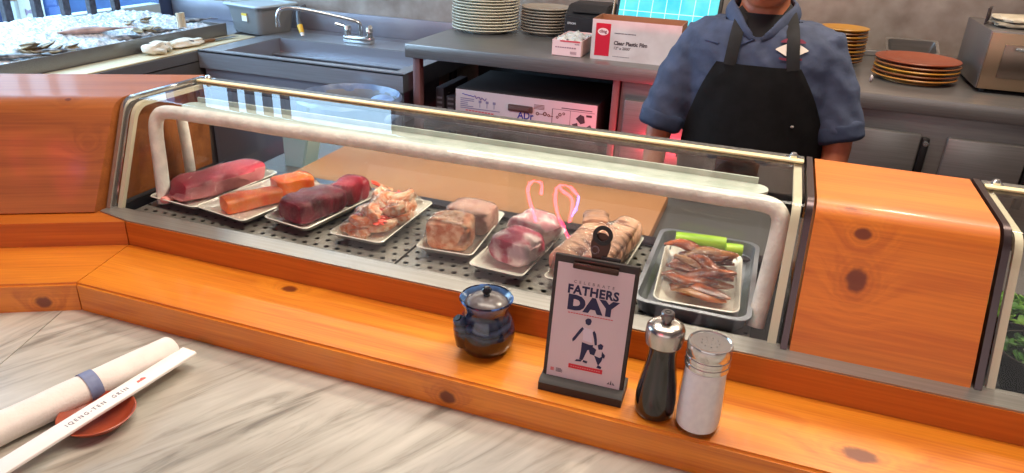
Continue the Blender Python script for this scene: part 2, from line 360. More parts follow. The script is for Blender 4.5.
def outside():
    bl = mat('blue_panel', (44, 78, 130), .5, c2=(64, 104, 160), scale=5); bd = mat('dark_blue_panel', (26, 34, 66), .6)
    b = B(); box(b, -3.25, -3.2, 2.72, 4.2, -1, 1.2, .01); box(b, -3.27, -3.18, 2.7, 4.22, -1, -.12, .01)
    tag(obj('street_panel', b, bl), 'mid blue panel standing on the pavement outside the window', 'panel')
    b = B(); box(b, -3.25, -3.2, 2.61, 2.69, -1, 1.0, .01); box(b, -3.27, -3.18, 2.605, 2.695, -1, -.06, .01)
    tag(obj('street_panel', b, mat('blue_panel_lower', (70, 100, 160), .5)), 'paler narrow blue panel outside the window beside the cream sign board', 'panel')
    t = thing('sign_board', 'cream sign board with faint fish drawing outside the barred window', 'sign', (-3.2, 2.5, -1))
    b = B(); box(b, -3.24, -3.2, 2.43, 2.595, -1, .9, .006); obj('board_panel', b, mat('cream_board', (222, 222, 204), .6), t)
    b = B(); ellipsoid(b, (-3.198, 2.52, -.075), (.002, .04, .014)); prism(b, [(2.49, -.075), (2.465, -.055), (2.465, -.095)], 'x', -3.2, -3.196); obj('fish_drawing', b, mat('fish_paint', (160, 140, 160), .7), t)
    for i, (y, c, lab) in enumerate(((2.17, (24, 40, 92), 'person outside the window in dark blue trousers and a pale top'),)):
        t = thing('person', lab, 'person', (-3.2, y, -1))
        b = B()
        for s in (-1, 1):
            tube(b, [(-3.2+.02*s, y+.075*s, -.97), (-3.2+.01*s, y+.08*s, -.6), (-3.2, y+.07*s, -.2), (-3.2, y+.05*s, .0)], [.035, .045, .07, .08], 12)
            tube(b, smoothpath([(-3.2, y+.14*s, .42), (-3.2, y+.2*s, .2), (-3.16, y+.19*s, .0)], 3), .036, 10)
            ellipsoid(b, (-3.16, y+.075*s, -.97), (.11, .04, .035))
        loft(b, [(-3.2, y, -.1, .08, .13), (-3.2, y, .05, .085, .14), (-3.2, y, .25, .09, .14), (-3.2, y, .42, .08, .17), (-3.2, y, .5, .04, .06), (-3.2, y, .56, .04, .045)], 16)
        ellipsoid(b, (-3.2, y, .66), (.09, .075, .115)); ellipsoid(b, (-3.11, y, .65), (.018, .012, .02))
        bb = remesh(b, .014, 3); obj('body', bb, mat('skin_outside', (196, 150, 120), .6), t)
        b = B()
        for s in (-1, 1): tube(b, [(-3.2+.02*s, y+.075*s, -.93), (-3.2+.01*s, y+.08*s, -.6), (-3.2, y+.07*s, -.2), (-3.2, y+.05*s, .0)], [.05, .06, .085, .095], 12)
        loft(b, [(-3.2, y, -.15, .09, .14), (-3.2, y, .05, .1, .155), (-3.2, y, .1, .1, .15)], 16)
        obj('trousers', remesh(b, .014, 3), mat('trousers_%d' % i, c, .8), t)
        b = B(); loft(b, [(-3.2, y, .08, .1, .15), (-3.2, y, .25, .105, .155), (-3.2, y, .42, .095, .185), (-3.2, y, .49, .05, .08)], 16)
        for s in (-1, 1): tube(b, [(-3.2, y+.14*s, .43), (-3.2, y+.2*s, .22)], [.055, .05], 10)
        obj('top', remesh(b, .014, 3), mat('top_%d' % i, ((220, 206, 206), (40, 50, 96))[i], .8), t)
        b = B(); ellipsoid(b, (-3.215, y, .69), (.092, .083, .1)); obj('hair', b, mat('hair_outside', (40, 30, 26), .8), t)
outside()
def neon():
    t = thing('neon_sign', 'pink red neon tube sign on a dark rail, mirrored in the case glass', 'neon sign', (-.15, -3.0, 1.35))
    m = mat('neon_pink', (255, 50, 84), .4, emit=140); m2 = mat('neon_blue', (90, 110, 255), .4, emit=90)
    def P(q): return [(x, -3.0, z) for x, z in q]
    for q in ([(-.239, 1.625), (-.258, 1.697), (-.307, 1.719), (-.342, 1.668), (-.307, 1.568), (-.243, 1.461), (-.218, 1.422)], [(-.15, 1.686), (-.134, 1.599), (-.087, 1.497), (-.025, 1.415), (.018, 1.351)], [(-.145, 1.694), (-.111, 1.723), (-.059, 1.709), (.001, 1.66)], [(-.124, 1.69), (-.081, 1.66), (-.033, 1.632), (-.009, 1.563), (-.003, 1.462)]):
        b = B(); tube(b, smoothpath(P(q), 5), .0105, 8); obj('neon_tube', b, m, t)
    b = B(); tube(b, smoothpath(P([(.012, 1.655), (.018, 1.60), (.012, 1.54), (-.0, 1.50)]), 5), .009, 8); obj('neon_tube', b, m2, t)
    b = B(); box(b, -.4, .08, -3.05, -3.02, 1.76, 1.78); tube(b, [(-.3, -3.035, 1.78), (-.3, -3.035, 2.2)], .004, 6); tube(b, [(0, -3.035, 1.78), (0, -3.035, 2.2)], .004, 6)
    for x, z in ((-.3, 1.715), (-.1, 1.72)): tube(b, [(x, -3.035, 1.77), (x, -3.035, z), (x, -3.004, z)], .003, 6)
    obj('rail', b, M_black, t)
neon()

# ------------------------------------------------------------------ the bar: marble, ledge, riser, case, blocks
TH = math.radians(28)
def rotp(x, y): return (x*math.cos(TH)-y*math.sin(TH), x*math.sin(TH)+y*math.cos(TH))
def fillet(A, Bp, Cp, r, n=7):
    A, Bp, Cp = Vector(A), Vector(Bp), Vector(Cp); d1 = (A-Bp).normalized(); d2 = (Cp-Bp).normalized()
    out = []
    p0, p2 = Bp+d1*r, Bp+d2*r
    for i in range(n+1):
        t = i/n; out.append(tuple((1-t)**2*p0+2*t*(1-t)*Bp+t*t*p2))
    return out
PA, PB, PC = (.186, .0505), (.27, .25), (.487, .25)
def profile(off=0, r=.026):
    """case side profile (y, z), moved inwards by off"""
    d = Vector((PB[0]-PA[0], PB[1]-PA[1])).normalized(); n = Vector((d.y, -d.x))
    A = Vector(PA)+n*off; Cc = Vector(PC)-Vector((0, off))
    t = (Cc.y-A.y)/d.y; Bq = A+d*t
    u2 = (Cc-Bq).normalized()
    return [tuple(A), tuple(Bq-d*(r+.004))]+fillet(A, Bq, Cc, r)+[tuple(Bq+u2*(r+.004)), tuple(Cc)]
def band(o1, o2):
    return profile(o1)+profile(o2)[::-1]

def bar():
    # marble
    b = B(); prism(b, [(-.04, .1), (-.0315, .0), (.495, -1.6), (3.2, -1.6), (3.2, .15), (.0, .15)], 'z', -.083, -.053)
    t = thing('marble_counter', 'pale grey veined marble counter along the straight wooden ledge', 'counter', (1, -.5, -.083)); obj('slab', b, M_marble, t, smooth=False)
    seamx = [(-.001, 0), (-.431, -1.6)]
    b = B(); prism(b, [(-.043, .1), (-.0335, .0), (.493, -1.6), (-1.5, -1.9), (-1.5, -.74), (-.1, .04)], 'z', -.083, -.053)
    m2 = M_marble.copy(); m2.name = 'marble_corner'
    for n in m2.node_tree.nodes:
        if n.type == 'MAPPING' and abs(n.inputs['Rotation'].default_value[2]) > .1: n.inputs['Rotation'].default_value[2] = -math.radians(83); n.inputs['Location'].default_value = (3, 1, 0)
    t = thing('marble_counter', 'grey veined marble slab beyond the mitred seam at the counter corner', 'counter', (-.6, -.8, -.083)); obj('slab', b, m2, t, smooth=False)
    # counter bases
    b = B(); box(b, .0, 3.2, .02, .84, KF, -.084); o = obj('bar_base', b, mat('base_panel', (96, 52, 28), .6), None, smooth=False, keep=True); tag(o, 'wooden base carrying the bar under the marble and ledge', 'counter base')
    b = B(); prism(b, [(-.001, .6), (-.001, .021), rotp(-1.4, .03), rotp(-1.4, .5)], 'z', KF, -.084); o = obj('bar_base', b, MATS['base_panel'], None, smooth=False, keep=True); tag(o, 'wooden base under the angled end of the bar', 'counter base')
    # straight ledge
    k = .2493
    t = thing('wooden_ledge', 'straight orange pine ledge running in front of the glass case', 'ledge', (1.5, .08, -.053))
    b = B(); prism(b, [(.001, 0), (3.2, 0), (3.2, .153), (-k*.153+.001, .153)], 'z', -.053, 0)
    bmesh.ops.bevel(b, geom=[e for e in b.edges if all(abs(v.co.y) < 1e-5 and v.co.z > -.01 for v in e.verts)], offset=.004, segments=3, affect='EDGES'); obj('ledge_board', b, M_ledge, t)
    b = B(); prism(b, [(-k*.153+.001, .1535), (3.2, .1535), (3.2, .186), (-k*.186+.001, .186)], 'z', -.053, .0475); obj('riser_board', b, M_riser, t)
    # angled ledge (local frame turned about the corner)
    t = thing('wooden_ledge', 'angled pine ledge section past the mitred corner, with a dark knot', 'ledge', (0, 0, 0), TH)
    b = B(); prism(b, [(-.001, 0), (-1.5, 0), (-1.5, .153), (k*.153-.001, .153)], 'z', -.053, 0)
    bmesh.ops.bevel(b, geom=[e for e in b.edges if all(abs(v.co.y) < 1e-5 and v.co.z > -.01 for v in e.verts)], offset=.004, segments=3, affect='EDGES'); obj('ledge_board', b, M_ledge2, t, world=False)
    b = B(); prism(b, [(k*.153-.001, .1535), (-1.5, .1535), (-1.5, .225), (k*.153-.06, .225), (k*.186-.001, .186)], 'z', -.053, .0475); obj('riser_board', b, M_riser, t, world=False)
    # angled block: cut at the case end plane (world x = -.113)
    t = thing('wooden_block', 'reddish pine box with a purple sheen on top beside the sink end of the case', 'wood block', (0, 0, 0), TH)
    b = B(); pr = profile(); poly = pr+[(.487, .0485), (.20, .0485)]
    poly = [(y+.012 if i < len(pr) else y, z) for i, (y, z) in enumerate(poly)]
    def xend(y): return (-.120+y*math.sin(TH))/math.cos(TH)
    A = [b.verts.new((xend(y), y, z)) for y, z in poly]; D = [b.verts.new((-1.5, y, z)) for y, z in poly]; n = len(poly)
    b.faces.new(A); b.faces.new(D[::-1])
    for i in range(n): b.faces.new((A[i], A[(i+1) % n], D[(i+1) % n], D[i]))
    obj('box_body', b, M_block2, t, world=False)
    # the block between the cases
    t = thing('wooden_block', 'bright orange pine box with dark knots between the two glass cases', 'wood block', (1.27, .33, .0505))
    b = B(); prism(b, profile(.001)+[(.487, .0505), (.188, .0505)], 'x', 1.153, 1.384); obj('box_body', b, M_block, t)
    # steel strip on the riser
    b = B(); prism(b, [(-.036, .1555), (3.2, .1555), (3.2, .2), (-.116, .2), (-.116, .170)], 'z', .0476, .0502)
    o = obj('steel_trim_strip', b, M_strip, None, smooth=False); tag(o, 'long polished steel strip along the foot of the glass cases', 'trim strip')
    b = B(); box(b, -.11, 3.2, .1865, .86, -.083, .0); o = obj('chef_worktop', b, M_steeld, None, smooth=False); tag(o, 'steel worktop on the chef side behind the glass case', 'worktop')
bar()

M_pane = [M_glass, M_edge]
def case(x0, x1, label, main=True):
    t = thing('glass_display_case', label, 'display case', ((x0+x1)/2, .35, .0))
    b = B(); box(b, x0+.002, x1-.002, .188, .2, .0005, .0485); box(b, x0+.002, x1-.002, .2, .53, .0005, .006); box(b, x0+.002, x1-.002, .522, .53, .006, .034); box(b, x0+.002, x0+.006, .2, .522, .006, .045); box(b, x1-.006, x1-.002, .2, .522, .006, .045)
    obj('base_pan', b, mat('pan_dark', (34, 32, 32), .5, .3), t, smooth=False)
    # front pane: inclined sheet with the bent fold, then the flat top pane
    pf = profile(.004); pi = profile(.009)
    b = B(); prism(b, pf[:-1]+pi[:-1][::-1], 'x', x0+.012, x1-.012); obj('front_glass', b, M_glass, t)
    b = B(); box(b, x0+.012, x1-.012, pf[-2][0]+.0008, .470, .241, .246); obj('top_glass', b, M_glasst, t, smooth=False)
    for xa, xb, s in ((x0, x0+.009, 1), (x1-.009, x1, -1)):
        b = B(); prism(b, band(-.001, .014), 'x', xa, xb); obj('end_frame', b, M_chrome if s == 1 and main else M_dkchrome, t)
        xg, xh = (xb+.008, xb+.018) if s == 1 else (xa-.018, xa-.006)
        b = B(); prism(b, band(.0095, .018), 'x', xg, xh); obj('end_seal', b, M_cream, t)
        xe = (x0+.004, x0+.008) if s == 1 else (x1-.008, x1-.004)
        b = B(); pe = profile(.0165); prism(b, pe+[(.487, .05)], 'x', *xe); obj('end_glass', b, M_clear, t, smooth=False)
        b = B(); xc = (x0+x1)/2+s*((x0-x1)/2+.03); lathe(b, [(0, 0), (.007, 0), (.007, .004), (.004, .008), (.0, .008)], 16, T(xc, .474, .25)); box(b, xc-.012, xc+.012, .466, .484, .2462, .2502, .001); obj('corner_clip', b, M_chrome, t)
    b = B(); box(b, x0+.012, x1-.012, .4705, .492, .232, .2495, .002); obj('rear_rail', b, mat('grey_rail', (112, 110, 106), .45, .3, c2=(70, 68, 66), scale=120), t, smooth=False)
    b = B(); box(b, x0+.013, x1-.013, .455, .4700, .2462, .2505, .0015); obj('rear_seal', b, mat('warm_seal', (240, 224, 172), .4), t, smooth=False)
    if not main: return t
    b = B(); box(b, x0+.012, x1-.012, .494, .524, .0345, .04); box(b, x0+.012, x1-.012, .494, .524, .222, .228); obj('door_track', b, M_dkchrome, t, smooth=False)
    xm = .62
    b = B(); box(b, x0+.014, xm+.02, .498, .502, .0405, .2215); obj('sliding_door', b, M_clear, t, smooth=False)
    b = B(); box(b, xm-.02, x1-.014, .512, .516, .0405, .2215); obj('sliding_door', b, M_clear, t, smooth=False)
    # frosted cooling pipe, an inverted U under the fold
    zt, yt = .222, .305
    p = smoothpath([(-.066, .281, .034), (-.072, .292, .12), (-.074, .298, .185), (-.066, .303, .213), (-.04, yt, zt), (.02, yt, zt+.001)], 6)
    q = smoothpath([(1.02, yt, zt), (1.085, yt, zt), (1.108, .302, zt-.012), (1.112, .297, .18), (1.108, .285, .1), (1.104, .265, .034)], 6)
    mid = [(x/10, yt, zt+.001+.0008*math.sin(x*2.1)) for x in range(1, 10)]
    b = B(); tube(b, p+mid+q, .0135, 16); obj('frosted_pipe', b, M_frost, t)
    b = B(); tube(b, smoothpath([(-.082, .378, .036), (-.081, .378, .12), (-.08, .374, .20)], 5), .011, 14); tube(b, [(-.08, .374, .20), (-.075, .325, .214)], .011, 14); obj('frosted_pipe', b, M_frost, t)
    b = B(); prism(b, rrect(1.13, .046, .022), 'z', .2235, .2285, T(.522, .352, 0)); prism(b, [(.374, .2236), (.378, .2236), (.378, .238), (.374, .238)], 'x', -.03, 1.07); obj('drip_trough', b, M_trough, t)
    return t
case(-.116, 1.149, 'long glass sushi display case holding plates of raw fish')
case(1.388, 2.6, 'second glass case beyond the orange wooden block, holding green vegetables', False)

def trays():
    def tray(x0, x1, lab):
        t = thing('perforated_tray', lab, 'tray', ((x0+x1)/2, .37, .0065), group='perforated steel trays in the case')
        b = B(); box(b, x0, x1, .236, .52, .0275, .03); obj('tray_plate', b, M_perf, t, smooth=False)
        b = B(); box(b, x0, x1, .2335, .2362, .008, .031, .0008); box(b, x0, x1, .5195, .521, .0068, .03); 
        for xa in (x0, x1-.002): box(b, xa, xa+.002, .2365, .519, .0068, .0272)
        obj('tray_lip', b, M_steel, t, smooth=False)
    tray(-.1, .487, 'perforated steel tray under the tuna, salmon and shrimp plates')
    tray(.492, .905, 'perforated steel tray under the seared fish and wrapped pink fish plates')
    tray(.909, 1.098, 'perforated steel tray under the shallow pan with eel and cucumber')
trays()

# ------------------------------------------------------------------ food
M_tuna = mat('tuna_red', (168, 30, 56), .35, c2=(112, 12, 36), scale=26, bump=.3, bscale=60, stretch=(1, 4, 1), sss=.1)
M_tuna2 = mat('pink_tuna', (214, 72, 88), .35, c2=(240, 176, 172), scale=9, stretch=(3, 1, 3), sss=.15, lo=.45, hi=.7)
M_salmon = mat('salmon', (255, 84, 6), .35, c2=(255, 140, 48), scale=22, stretch=(1, 3, 1), sss=.15)
M_shrimp = mat('cooked_shrimp', (238, 132, 70), .4, c2=(250, 214, 180), scale=70, lo=.38, hi=.6)
M_shtail = mat('shrimp_tail', (226, 70, 40), .4)
M_seared = mat('seared_fish', (206, 122, 78), .5, c2=(232, 190, 152), scale=60, bump=.6, bscale=140, lo=.4, hi=.62)
M_pinkf = mat('pale_pink_fish', (186, 62, 90), .35, c2=(240, 214, 212), scale=26, detail=5, lo=.42, hi=.56)
M_yt = mat('yellowtail', (236, 184, 150), .35, c2=(146, 98, 78), scale=11, stretch=(2, 5, 2), lo=.5, hi=.62)
M_ytend = mat('yellowtail_cut', (236, 158, 132), .35, c2=(246, 206, 184), scale=40)
M_skin_dark = mat('fish_skin', (132, 100, 84), .3, c2=(200, 150, 116), scale=20)
M_eel = mat('grilled_eel', (204, 98, 30), .3, c2=(112, 44, 12), scale=40, coat=.5, lo=.4, hi=.62)
M_eel2 = mat('grilled_eel_pale', (226, 160, 96), .35, c2=(170, 84, 30), scale=30, stretch=(1, 1, 1), coat=.4)
M_cuc = mat('cucumber_green', (140, 190, 34), .35, c2=(182, 222, 66), scale=14, stretch=(1, 6, 6))
M_cuc2 = mat('cucumber_flesh', (212, 232, 150), .4)

def blob(L, W, H, M, seed=0, sq=.55, nu=26, nv=20, amp=.06, pw=6, taper=0, bm=None, skew=0):
    b = bm or B(); R = []
    for i in range(nu+1):
        t = -1+2*i/nu; s = max(1e-3, 1-abs(t)**pw)**(1/pw)
        ring = []
        for j in range(nv):
            a = 2*PI*j/nv; c, d = math.cos(a), math.sin(a)
            x = math.copysign(abs(c)**sq, c); z = math.copysign(abs(d)**sq, d)
            k = 1+taper*t
            nz = noise.noise(Vector((t*2.2+seed*7.1, x*1.3+seed, z*1.3)))
            kk = s*k*(1+amp*nz*2)
            ring.append(b.verts.new(M @ Vector((x*W/2*kk, t*L/2+skew*z*H/2, max(0, H/2+z*H/2*kk)))))
        R.append(ring)
    for p, q in zip(R, R[1:]):
        for j in range(nv): b.faces.new((p[j], p[(j+1) % nv], q[(j+1) % nv], q[j]))
    b.faces.new(R[0][::-1]); b.faces.new(R[-1])
    return b

def plate(x, y, w, l, rz, lab, z=.0305, rim=.02):
    t = thing('serving_plate', lab, 'plate', (x, y, z), rz)
    b = B(); w0, l0 = w*.74, l*.82
    rloft(b, [(w0, l0, .012, .005), (w*.86, l*.9, .014, .009), (w, l, .012, rim), (w-.003, l-.003, .011, rim+.0015), (w-.009, l-.009, .012, rim-.001), (w*.84, l*.88, .014, .0125), (w0*.96, l0*.97, .014, .0095)], capt=True)
    obj('dish', b, M_porc, t, world=False)
    for sx in (-1, 1):
        for sy in (-1, 1):
            b = B(); lathe(b, [(0, 0), (.006, 0), (.007, .0055), (0, .0055)], 12, T(sx*w0*.36, sy*l0*.4, 0)); obj('foot', b, M_porc, t, world=False); return T(x, y, z, rz)
def wrapfilm(P, w, l, foods, lab, rim=.022, m=None, nx=34, ny=52, lift=.0015, iters=26):
    trees = []
    for o in foods:
        bm = B(); bm.from_mesh(o.data); bmesh.ops.transform(bm, matrix=world_of(o), verts=bm.verts); trees.append(BVHTree.FromBMesh(bm)); bm.free()
    H = [[0]*(ny+1) for _ in range(nx+1)]; F = [[-1]*(ny+1) for _ in range(nx+1)]
    def pos(i, j): return P @ Vector(((i/nx-.5)*w, (j/ny-.5)*l, 0))
    for i in range(nx+1):
        for j in range(ny+1):
            p = pos(i, j)
            for tr in trees:
                h = tr.ray_cast(Vector((p.x, p.y, .4)), Vector((0, 0, -1)))
                if h[0] is not None: F[i][j] = max(F[i][j], h[0].z-P.translation.z+lift)
            H[i][j] = max(F[i][j], rim)
    for _ in range(iters):
        for i in range(1, nx):
            for j in range(1, ny):
                a = (H[i-1][j]+H[i+1][j]+H[i][j-1]+H[i][j+1])/4
                H[i][j] = max(a, F[i][j])
    b = B(); V = []
    for i in range(nx+1):
        row = []
        for j in range(ny+1):
            edge = i in (0, nx) or j in (0, ny); z = rim if edge else H[i][j]
            z += (0 if edge else .0009*noise.noise(Vector((i*.7, j*.35, hash(lab) % 7))))
            p = pos(i, j); row.append(b.verts.new((p.x, p.y, P.translation.z+z)))
        V.append(row)
    for i in range(nx):
        for j in range(ny): b.faces.new((V[i][j], V[i+1][j], V[i+1][j+1], V[i][j+1]))
    # folded skirt over the rim
    o = obj('plastic_wrap', b, m or M_wrap, None); return tag(o, lab, 'plastic wrap')
def world_of(o):
    M = Matrix.LocRotScale(o.location, o.rotation_euler, o.scale)
    if o.parent: M = world_of(o.parent) @ o.matrix_parent_inverse @ M
    return M

def second_face(o, m, test):
    o.data.materials.append(m)
    ys = [v.co.y for v in o.data.vertices]; lo, hi = min(ys), max(ys)
    for p in o.data.polygons:
        if test(p, (p.center.y-lo)/(hi-lo)): p.material_index = 1
def foods():
    FZ = .0098
    def F(P, dx, dy, rz=0, rx=0, ry=0, dz=0): return P @ T(dx, dy, FZ+dz, rz, rx, ry)
    # 1 pink tuna
    P = plate(-.018, .382, .128, .245, math.radians(-5), 'white rectangular plate with pink tuna loin, at the wooden corner end of the case')
    b = blob(.2, .078, .046, F(P, .012, -.005, math.radians(-14)), 1, .6, pw=5, amp=.07, skew=.3); o1 = obj('tuna_loin', b, mat('tuna_top', (186, 44, 66), .35, c2=(214, 84, 100), scale=16, sss=.1)); second_face(o1, mat('tuna_pale', (228, 158, 156), .35, c2=(214, 120, 128), scale=18), lambda p, u: p.normal.z < .45 and (p.normal.x > .2 or u < .06)); tag(o1, 'pink tuna loin with pale band on the plate by the wooden corner', 'fish fillet')
    b = blob(.05, .022, .014, F(P, -.025, -.098, math.radians(10)), 2, .8); o2 = obj('tuna_trimming', b, mat('tuna_trim', (232, 150, 140), .4)); tag(o2, 'small pink tuna scrap at the tip of the pink loin', 'fish piece')
    wrapfilm(P, .118, .225, [o1, o2], 'clear plastic wrap over the pink tuna loin', m=M_wrap)
    # 2 salmon
    P = plate(.116, .366, .136, .235, math.radians(-10), 'white rectangular plate with bright orange salmon pieces')
    b = blob(.125, .05, .03, F(P, .004, -.035, math.radians(-20)), 3, .5, taper=-.1); o1 = obj('salmon_piece', b, M_salmon); tag(o1, 'long orange salmon strip at the glass side of its plate', 'fish fillet')
    b = blob(.085, .055, .036, F(P, .018, .062, math.radians(-24), 0, 0, .004), 4, .5); o2 = obj('salmon_piece', b, M_salmon); tag(o2, 'short thick orange salmon chunk behind the long strip', 'fish fillet')
    wrapfilm(P, .124, .225, [o1, o2], 'clear wrinkled plastic wrap over the orange salmon', iters=60)
    # 3 red tuna
    P = plate(.253, .376, .112, .225, math.radians(-9), 'white rectangular plate with dark red tuna blocks')
    b = blob(.125, .078, .046, F(P, .0, -.03, math.radians(-8)), 5, .45, amp=.08); o1 = obj('tuna_block', b, M_tuna); tag(o1, 'large dark red tuna block with a squared end on its plate', 'fish fillet')
    b = blob(.075, .06, .048, F(P, .012, .068, math.radians(12)), 6, .55, amp=.1); o2 = obj('tuna_block', b, mat('tuna_bright', (190, 30, 52), .35, c2=(150, 20, 40), scale=20)); tag(o2, 'smaller bright red tuna block behind the large dark one', 'fish fillet')
    wrapfilm(P, .108, .21, [o1, o2], 'clear plastic wrap over the dark red tuna blocks')
    # 4 shrimp
    P = plate(.392, .372, .113, .222, math.radians(0), 'white rectangular plate heaped with cooked orange shrimp')
    rnd = random.Random(3); sh = []
    G = 'cooked shrimp heaped on the plate'
    for i in range(22):
        row = i % 11; layer = i//11
        dx = rnd.uniform(-.034, .034)*(1-.3*layer); dy = -.074+row*.0152+rnd.uniform(-.004, .004); dz = .002+layer*.019+rnd.uniform(0, .005)
        if layer and (row < 1 or row > 9): dy *= .7
        M = F(P, dx, dy, rnd.uniform(-.6, .6)+(PI/2 if rnd.random() < .6 else -PI/2), rnd.uniform(-.4, .4), 0, dz)
        t = thing('cooked_shrimp', 'orange and white cooked shrimp in the wrapped heap', 'shrimp', tuple(M.translation), 0, G)
        pts = [M @ Vector((.026*math.cos(a), .018*math.sin(a), .009+.001*math.sin(3*a))) for a in [math.radians(-20+k*24) for k in range(9)]]
        b = B(); tube(b, pts, [.005, .0085, .010, .0105, .0105, .0098, .0085, .007, .005], 10); ob = obj('shrimp_body', b, M_shrimp, t); sh.append(ob)
        b = B(); e = pts[-1]; d = (pts[-1]-pts[-2]).normalized(); w = d.cross(Vector((0, 0, 1))).normalized()
        for s in (-1, 1): tube(b, [e, e+d*.008+w*.004*s, e+d*.016+w*.008*s], [.003, .005, .002], 8, flat=.4)
        obj('tail', b, M_shtail, t)
    M = F(P, -.035, .095, .6, 0, -.5, .022)
    t = thing('cooked_shrimp', 'single cooked shrimp with red tail sticking up at the back of the heap', 'shrimp', tuple(M.translation), 0)
    b = B(); tube(b, [M @ Vector((0, 0, 0)), M @ Vector((-.008, .0, .012)), M @ Vector((-.012, -.004, .026))], [.009, .008, .005], 10); obj('shrimp_body', b, M_shrimp, t)
    b = B(); 
    for s in (-1, 1): tube(b, [M @ Vector((-.012, -.004, .025)), M @ Vector((-.016, -.004+.005*s, .034)), M @ Vector((-.022, -.004+.007*s, .043))], [.004, .005, .002], 8, flat=.5)
    obj('tail', b, M_shtail, t)
    wrapfilm(P, .11, .215, sh, 'shiny plastic wrap stretched over the shrimp heap', iters=30)
    # 5 seared
    P = plate(.556, .384, .110, .214, math.radians(4), 'white rectangular plate with two beige seared fish blocks')
    b = blob(.07, .082, .056, F(P, -.004, -.052, math.radians(4)), 8, .4, amp=.05); o1 = obj('seared_block', b, M_seared); tag(o1, 'beige seared fish block at the glass side of its plate', 'fish fillet')
    b = blob(.075, .09, .05, F(P, .008, .03, math.radians(-6)), 9, .4, amp=.05); o2 = obj('seared_block', b, mat('seared_fish_grey', (180, 128, 112), .5, c2=(206, 164, 144), scale=40, bump=.3, bscale=90)); tag(o2, 'greyer pink seared fish block behind the beige one', 'fish fillet')
    wrapfilm(P, .1, .17, [o1, o2], 'tight plastic wrap over the beige seared blocks', m=M_wrap2, iters=14)
    # 6 pink wrapped
    P = plate(.682, .358, .104, .226, math.radians(-4), 'white rectangular plate with two film-wrapped marbled pink fish pieces')
    b = blob(.075, .085, .052, F(P, .008, -.035, math.radians(-12)), 10, .7, amp=.06); o1 = obj('wrapped_fish', b, M_pinkf); tag(o1, 'marbled pink fish roll in film at the glass side of its plate', 'fish fillet')
    b = blob(.075, .088, .05, F(P, .006, .055, math.radians(-14)), 11, .7, amp=.06); o2 = obj('wrapped_fish', b, mat('pale_pink_fish_b', (214, 140, 148), .35, c2=(244, 226, 222), scale=30, lo=.4, hi=.55)); tag(o2, 'paler pink fish roll in film behind the marbled one', 'fish fillet')
    wrapfilm(P @ T(.006, .01, 0), .1, .19, [o1, o2], 'tight plastic wrap around the marbled pink fish', m=M_wrap2, iters=10)
    # 7 yellowtail
    P = plate(.822, .376, .118, .245, math.radians(-3), 'white rectangular plate with two yellowtail loins behind the menu stand')
    b = blob(.185, .052, .046, F(P, -.030, .0, math.radians(-5)), 12, .75, pw=12, amp=.03); o1 = obj('yellowtail_loin', b, M_yt); second_face(o1, M_ytend, lambda p, u: u < .05); tag(o1, 'slimmer pale yellowtail loin beside the marbled pink fish plate', 'fish fillet')
    b = blob(.205, .056, .056, F(P, .026, .0, math.radians(-3)), 13, .75, pw=12, amp=.03); o2 = obj('yellowtail_loin', b, M_yt); second_face(o2, M_ytend, lambda p, u: u < .05); tag(o2, 'thicker striped yellowtail loin next to the eel pan', 'fish fillet')
    b = blob(.05, .05, .02, F(P, -.03, .085, .3, 0, 0, .034), 14, .8, amp=.1); o3 = obj('fish_skin', b, M_skin_dark); tag(o3, 'dark silvery fish skin piece on top of the slimmer yellowtail loin', 'fish skin')
    wrapfilm(P, .112, .235, [o1, o2], 'clear plastic wrap over the two yellowtail loins', iters=40)
    # pan, eel plate, cucumber
    t = thing('steel_pan', 'shallow stainless steel pan holding the eel plate and cucumber', 'pan', (1.005, .37, .0305))
    b = B(); Mp = T(1.004, .372, .0305)
    rloft(b, [(.150, .27, .02, 0), (.166, .286, .022, .010), (.170, .292, .022, .03), (.183, .306, .024, .0305), (.183, .306, .024, .033), (.168, .290, .022, .033), (.163, .283, .021, .011), (.146, .266, .02, .002)], Mp, capt=True); obj('pan_body', b, M_sinkst, t)
    Pe = T(1.006, .338, .0475, math.radians(3), math.radians(5))
    t = thing('serving_plate', 'squarish white plate piled with brown grilled eel in the steel pan', 'plate', tuple(Pe.translation), math.radians(3)); t.rotation_euler = Pe.to_euler()
    b = B(); rloft(b, [(.09, .13, .014, 0), (.118, .166, .018, .006), (.134, .186, .016, .02), (.130, .182, .015, .021), (.116, .164, .016, .0085), (.09, .13, .014, .004)], capt=True); obj('dish', b, M_porc, t, world=False)
    rnd = random.Random(11); eels = []
    for i in range(15):
        dy = -.075+.011*i+rnd.uniform(-.004, .004); lay = i % 3
        M = Pe @ T(rnd.uniform(-.012, .012), dy*.78, .007+.008*lay+rnd.uniform(0, .006), rnd.uniform(-.45, .3), rnd.uniform(-.25, .25), rnd.uniform(-.15, .15))
        b = B(); L = rnd.uniform(.085, .105); pts = [M @ Vector((-L/2+L*k/8, .004*math.sin(k*.9+i), .006+.006*math.sin(PI*k/8+i))) for k in range(9)]
        tube(b, pts, [.004, .0085, .0105, .0115, .0115, .0115, .0105, .008, .003], 10, flat=.55)
        o = obj('grilled_eel_strip', b, M_eel if i % 4 else M_eel2); eels.append(o); tag(o, 'glossy brown grilled eel strip in the pile on the squarish plate', 'eel', 'grilled eel strips')
